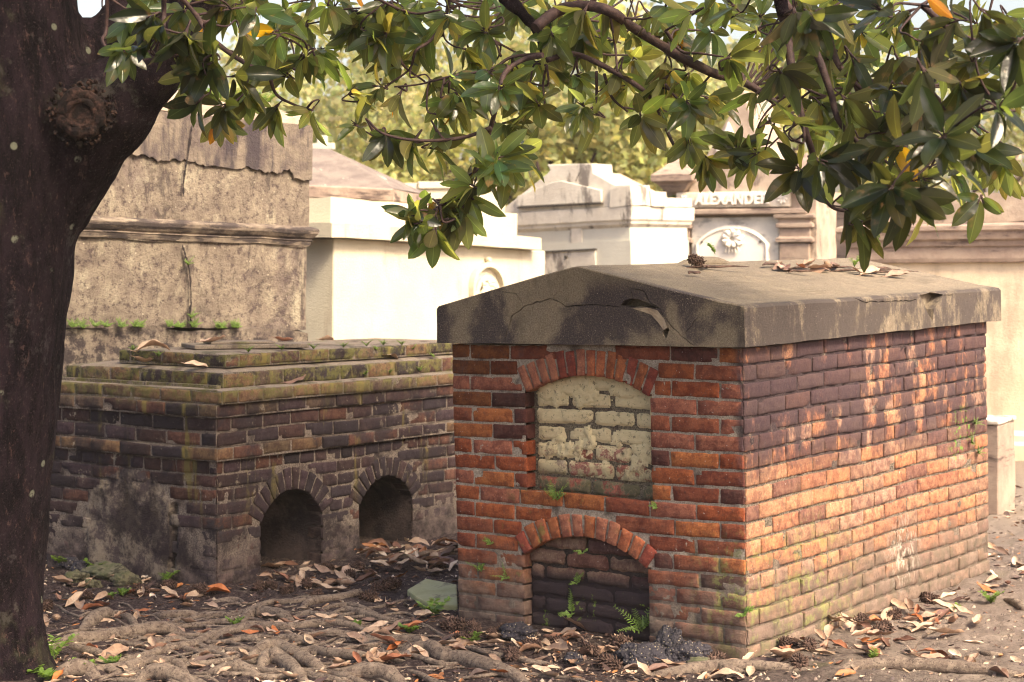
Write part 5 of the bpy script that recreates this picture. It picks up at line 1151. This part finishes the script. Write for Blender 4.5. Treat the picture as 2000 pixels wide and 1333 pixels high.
for (px, py, s, rz, lb, m) in ((1848, 1243, 1.15, .2, 'orange brown curled leaf alone on bare dirt at the right', 1), (1830, 1280, 1.1, -.2, 'bright orange leaf with a raised edge at the lower right', 3), (1832, 1297, 1.1, .3, 'pinkish brown flat leaf below the bright orange one', 4),
                              (1005, 1236, 1.2, .7, 'long rust coloured leaf resting on the black pebbly lump', 2), (425, 1160, 1.2, .05, 'rust orange curled leaf at the corner foot of the dark tomb', 5), (650, 1160, 1.2, .1, 'orange leaf in the gap before the thick roots', 6), (225, 1283, 1.3, 1.2, 'large upright tan leaf beside the trunk', 7), (1215, 1262, 1.1, 1.9, 'tan leaf standing on edge between the black stones', 8), (280, 1196, .6, .3, 'small vivid orange leaf scrap on the dirt', 2), (760, 1306, 1.2, .1, 'broad pale pink leaf between thick roots at the bottom', 4)):
    p = ground_at(px, py); p.z += .018; place_leaf(Matrix.LocRotScale(p, Euler((rnd(-.3, .3), rnd(-.3, .3), rz)), Vector((s, s, s))), lb, None, LM[m])
NI = 240; lit = MB()
PAL = [(.50, .40, .30), (.58, .48, .37), (.38, .27, .19), (.24, .15, .10), (.18, .09, .06), (.44, .34, .25), (.30, .20, .13), (.46, .36, .27), (.34, .14, .05), (.14, .09, .07)]
for i, (p, zone, s) in enumerate(cand):
    m = Matrix.LocRotScale(p, Euler((rnd(-.45, .45), rnd(-.45, .45), rnd(0, 6.28))), Vector((s, s, s)))
    if i < NI: place_leaf(m, 'dry brown magnolia leaf ' + zone, 'dry leaves ' + zone)
    else: grid_to(lit, random.choice(GM), m, pick(PAL, .25))
for n, x0, x1, y0, y1 in ((1700, 70, 900, 1120, 1340), (900, 890, 1500, 1235, 1340), (500, 1480, 2010, 1140, 1340), (160, 1930, 2010, 950, 1150), (280, 70, 900, 1060, 1130), (300, -400, 2400, 1150, 1600)):
    for _ in range(n):
        p = ground_at(rnd(x0, x1), rnd(y0, y1))
        if blocked(p) or (n == 500 and random.random() < .35): continue
        s = rnd(.06, .30) if random.random() < .88 else rnd(.4, .8); p.z += rnd(.0, .008); grid_to(lit, random.choice(GM), Matrix.LocRotScale(p, Euler((rnd(-.4, .4), rnd(-.4, .4), rnd(0, 6.28))), Vector((s, s * rnd(.5, 1.2), s * rnd(.3, 1)))), pick(PAL + [(.08, .05, .045)] * 4, .3))
tag(lit.build('leaf_litter', 'litter'), 'broken brown leaf litter strewn over the dirt and roots', 'leaf litter', kind='stuff')
peb = MB()
for _ in range(2600):
    p = ground_at(rnd(60, 2010), rnd(1090, 1345))
    if blocked(p): continue
    r = rnd(.003, .009) if random.random() < .9 else rnd(.01, .018); c = pick([(.16, .12, .10), (.07, .05, .05), (.3, .25, .2)], .3); k = [peb.vert(p + Vector((cos(a) * r * rnd(.7, 1.2), sin(a) * r * rnd(.7, 1.2), -.003)), c) for a in (0, 1.25, 2.5, 3.8, 5)]; t = peb.vert(p + Vector((r * .2, 0, r * .8)), c)
    for j in range(5): peb.face((k[j], k[(j + 1) % 5], t))
tag(peb.build('gravel', 'litter'), 'small pebbles and crumbs of soil scattered on the dirt', 'gravel', kind='stuff')
# leaves, bark flakes and twigs on the lid and the stepped top
for i in range(26):
    x = rnd(1.25, 2.3) if i > 6 else rnd(1.1, 2.4); y = .74 - (x - 1.0) * .36 + rnd(-.10, .10); z = 1.436 + (y + .03) * .208 + .008
    if i % 3: place_leaf(MA_ @ Matrix.LocRotScale(Vector((x, y, z + rnd(0, .015))), Euler((rnd(-.3, .3) + .2, rnd(-.3, .3), rnd(-.6, .6))), Vector((1, 1, 1)) * rnd(.6, 1.1)), 'dry leaf in the drift on the right slope of the concrete lid', 'dry leaves on the concrete lid')
for i, (x, y, a, L) in enumerate(((.45, .50, .1, .10), (.80, .60, -.5, .34), (.74, .62, .5, .16), (1.9, .42, -.3, .5), (1.6, .52, -.25, .4), (2.05, .36, -.35, .4), (1.35, .62, .1, .25), (1.75, .50, -.2, .3), (2.1, .45, -.1, .25), (1.3, .45, -.6, .12))):
    z = 1.436 + (y + .03) * .208 + .012; mb = MB(); mb.tube([(-L / 2, 0, 0), (-L / 4, .01, .006), (0, 0, .004), (L / 4, -.01, .008), (L / 2, 0, 0)], [.004, .011, .012, .009, .003], 6, wob=.5, flat=.5); o = mb.build('bark_piece', 'cone'); o.matrix_world = MA_ @ Matrix.LocRotScale(Vector((x, y, z)), Euler((.2, 0, a)), None)
    tag(o, ('short split bark piece on the near slope of the concrete lid' if i == 0 else 'long dark bark strip beside the cone on the lid' if i == 1 else 'dark bark stub under the cone on the lid' if i == 2 else 'dark bark strip in the leaf drift on the lid'), 'bark piece', 'bark strips on the concrete lid' if i > 2 else None)
for (x, y, z, rz, s, lb) in ((.62, .03, 1.005, .3, 1.2, 'round curled tan leaf on the lower ledge of the dark tomb'), (.70, .16, 1.10, -.8, .9, 'red brown leaf beside the pale cone on the dark tomb'), (1.50, .10, 1.10, .1, 1.2, 'long pinkish leaf on the right part of the upper ledge'), (1.25, .35, 1.185, .4, 1.0, 'curled leaf standing on the flat top near the white tomb'), (.42, .42, 1.20, .2, 1.2, 'brown leaf on the thin stone plate'), (.18, .62, 1.18, -.3, 1.3, 'long brown leaf left on the flat top of the dark tomb'), (.10, .60, 1.10, .4, 1.1, 'curled tan leaf on the left upper ledge'), (.12, .25, 1.09, -.2, .9, 'small tan leaf near the corner of the upper ledge'), (.95, .40, 1.185, -.2, .8, 'small pale leaf on the middle of the flat top')):
    place_leaf(MB_ @ Matrix.LocRotScale(Vector((x, y, z)), Euler((rnd(-.5, .5), rnd(-.2, .2), rz - .3)), Vector((s, s, s))), lb, None)
# ------------------------------------------------------------------ small plants
def sprig(name, p, nst, h, ll, lb, group, rot=None, fern=False, spread=.5):
    root = empty(name, lb, 'plant', p, rot, group); mb = MB(); st_ = MB()
    for k in range(nst):
        a = rnd(0, 6.28); d = Vector((cos(a) * spread, sin(a) * spread, 1)).normalized(); H_ = h * rnd(.6, 1.1); pts = [Vector((0, 0, 0)), d * H_ * .5, d * H_ + Vector((cos(a), sin(a), -.4)) * H_ * .18]; sp_ = spline(pts, 6); st_.tube(sp_, lerps([.0022, .0008], 2, len(sp_)), 4, c=(.8, .8, .8))
        for i in range(2, len(sp_)):
            for sg in (-1, 1):
                t = (sp_[i] - sp_[i - 1]).normalized(); sd2 = t.cross(Vector((0, 0, 1)) + rdir() * .2).normalized() * sg; L = ll * (1 if not fern else (1.15 - .8 * i / len(sp_))) * rnd(.7, 1.1); v = rnd(.7, 1.3)
                leafquad(mb, sp_[i], (sd2 + t * .5 + Vector((0, 0, rnd(-.1, .3)))), Vector((0, 0, 1)) + rdir() * .3, L, L * (.5 if not fern else .32), (v, v, v * .8), .15, .1, 3)
    st_.build('stem', 'weed', root); mb.build('leaves', 'weed', root); return root
random.seed(64)
for px, py, n, h, ll, lb in ((105, 1290, 3, .11, .04, 'leafy green seedling at the foot of the trunk'), (60, 1318, 6, .05, .035, 'low round-leaved weed at the bottom left corner'), (95, 1326, 5, .04, .035, 'low weed right of the corner weed'), (165, 1312, 9, .06, .03, 'spreading green weed between roots near the trunk'), (215, 1302, 7, .05, .025, 'end of the green weed patch between roots'), (80, 1075, 7, .20, .05, 'tall pale weed seen between trunk and dark tomb'), (125, 1112, 4, .10, .035, 'weed by the dark lumps'), (195, 1118, 8, .08, .045, 'leafy weed over the mossy stone'), (325, 1140, 4, .09, .025, 'thin weed at the crack foot of the dark tomb'), (240, 1165, 8, .04, .022, 'small ground weed patch left of the tomb corner'), (215, 1170, 6, .04, .02, 'tiny ground weed left of the small patch'), (845, 1205, 6, .09, .04, 'yellow green seedling in front of the flagstone'), (800, 1238, 6, .05, .03, 'low weed behind the thick right root'), (920, 1262, 5, .05, .03, 'little weed at the left foot of the red tomb'), (1702, 1290, 3, .05, .02, 'tiny bright seedling on the dirt at the right'), (1935, 1180, 8, .08, .02, 'small tuft of weeds on the right dirt'), (1864, 1190, 4, .03, .02, 'tiny weed near the end of the long wall'), (460, 1222, 4, .06, .02, 'grass blade weed between the roots'), (700, 1226, 4, .03, .02, 'tiny weed on a root')):
    sprig('weed', ground_at(px, py), n, h, ll, lb, None, None, False, .7)
def onA(y, z, x=-.01): return MA_ @ Vector((x, y, z))
for y, z, n, h, ll, lb in ((.93, .60, 5, .085, .022, 'small fern on the sill course under the upper niche'), (.53, .07, 6, .135, .028, 'largest fern growing in the lower niche'), (.89, .10, 5, .10, .022, 'fern low in the left half of the lower niche'), (.86, .24, 3, .07, .02, 'thin fern in the middle of the lower niche'), (.42, .60, 3, .04, .015, 'tiny fern on the right jamb of the upper niche'), (1.30, .38, 4, .05, .016, 'little fern high on the left pier'), (1.36, .25, 4, .08, .014, 'hanging fern on the left pier'), (1.22, .23, 4, .08, .014, 'trailing fern beside the left jamb'), (.80, .38, 3, .05, .016, 'fern sprouting under the lower arch'), (.02, .20, 4, .07, .025, 'bright green sprout on the near bottom corner')):
    sprig('small_fern', onA(y, z, -.0 if 'niche' not in lb or 'sill' in lb or 'jamb' in lb else .035), n, h, ll, lb, None, Euler((radians(8), radians(-38), .907)), True, .8)
for x, z, lb in ((2.22, .77, 'moss clump high at the far end of the long wall'), (2.18, .68, 'moss clump left below the high one on the long wall'), (2.26, .62, 'lowest moss clump at the far end of the long wall')):
    sprig('moss_tuft', MA_ @ Vector((x, -.004, z)), 9, .05, .012, lb, None, Euler((radians(60), 0, .907)), True, .9)
for x, y, z, lb in ((.62, .12, 1.155, 0), (.35, .11, 1.155, 0), (1.10, .10, 1.155, 0), (1.30, .10, 1.155, 0), (1.38, .09, 1.13, 0), (1.45, .10, 1.155, 0), (1.62, .10, 1.15, 0), (1.72, .10, 1.12, 0), (.10, .50, 1.13, 0), (.16, .75, 1.15, 0), (1.20, .03, 1.0, 0), (1.42, .03, 1.0, 0), (1.70, .03, 1.0, 0), (1.85, .04, 1.07, 0), (.85, .10, 1.155, 0)):
    sprig('ledge_sprout', MB_ @ Vector((x, y, z)), 6, .045, .014, 'bright green sprout on the edges of the stepped top', 'green sprouts on the stepped top', None, True, .8)
for px in (140, 160, 185, 205, 235, 262, 272, 330, 342, 350, 378, 425, 435, 455, 462):
    p = fc.s if False else (fc.m @ Vector((fc.uv(px, 640, -.02)[0], -.02, fc.uv(px, 640 + rnd(-2, 3), -.02)[1]))); sprig('fern_tuft', p, 9, .055, .018, 'green fern tuft along the low crack of the grey tomb', 'fern tufts along the low crack', Euler((radians(35), 0, radians(40))), True, .8)
for px, py in ((366, 518), (373, 622), (376, 640)):
    sprig('fern_tuft', fc.m @ Vector((*fc.uv(px, py, -.02)[:1], -.02, fc.uv(px, py, -.02)[1])), 7, .06, .016, 'green fern tuft in the long vertical crack of the grey tomb', 'fern tufts in the vertical crack', Euler((radians(35), 0, radians(40))), True, .7)
for px in (395, 425, 455, 490, 520): sprig('grass_tuft', fc.m @ Vector((fc.uv(px, 235, .2)[0], .2, ztop + .10)), 8, .14, .03, 'pale weed on the broken top of the grey tomb', 'weeds on top of the grey tomb', None, False, .4)
for l3, lb in (((1.05, .76, 1.64), 'two-leaved seedling on the ridge patch of the lid'), ((1.95, .50, 1.56), 'small seedling in the leaf drift on the lid')): sprig('seedling', MA_ @ Vector(l3), 3, .06, .02, lb, None)
sprig('seedling', fa.m @ Vector((fa.uv(1312, 392)[0], -.02, fa.uv(1312, 396)[1])), 8, .08, .04, 'tuft growing from the name tomb left of the tablet', None)
for o in list(bpy.data.objects):
    if o.type == 'MESH' and not o.data.materials: print('NOMAT', o.name)

# ------------------------------------------------------------------ haze
hm = bpy.data.materials.new('haze'); hm.use_nodes = True; hn = hm.node_tree.nodes; hn.remove(hn['Principled BSDF'])
pv = hn.new('ShaderNodeVolumePrincipled'); pv.inputs['Color'].default_value = (1, .93, .80, 1); pv.inputs['Density'].default_value = .0009; hm.node_tree.links.new(pv.outputs[0], hn['Material Output'].inputs['Volume'])
mb = MB(); mb.box((-640, -80, -1.3), (640, 960, 9)); o = mb.build('haze', hm); tag(o, 'pale warm haze filling the air of the cemetery', 'haze', kind='stuff')
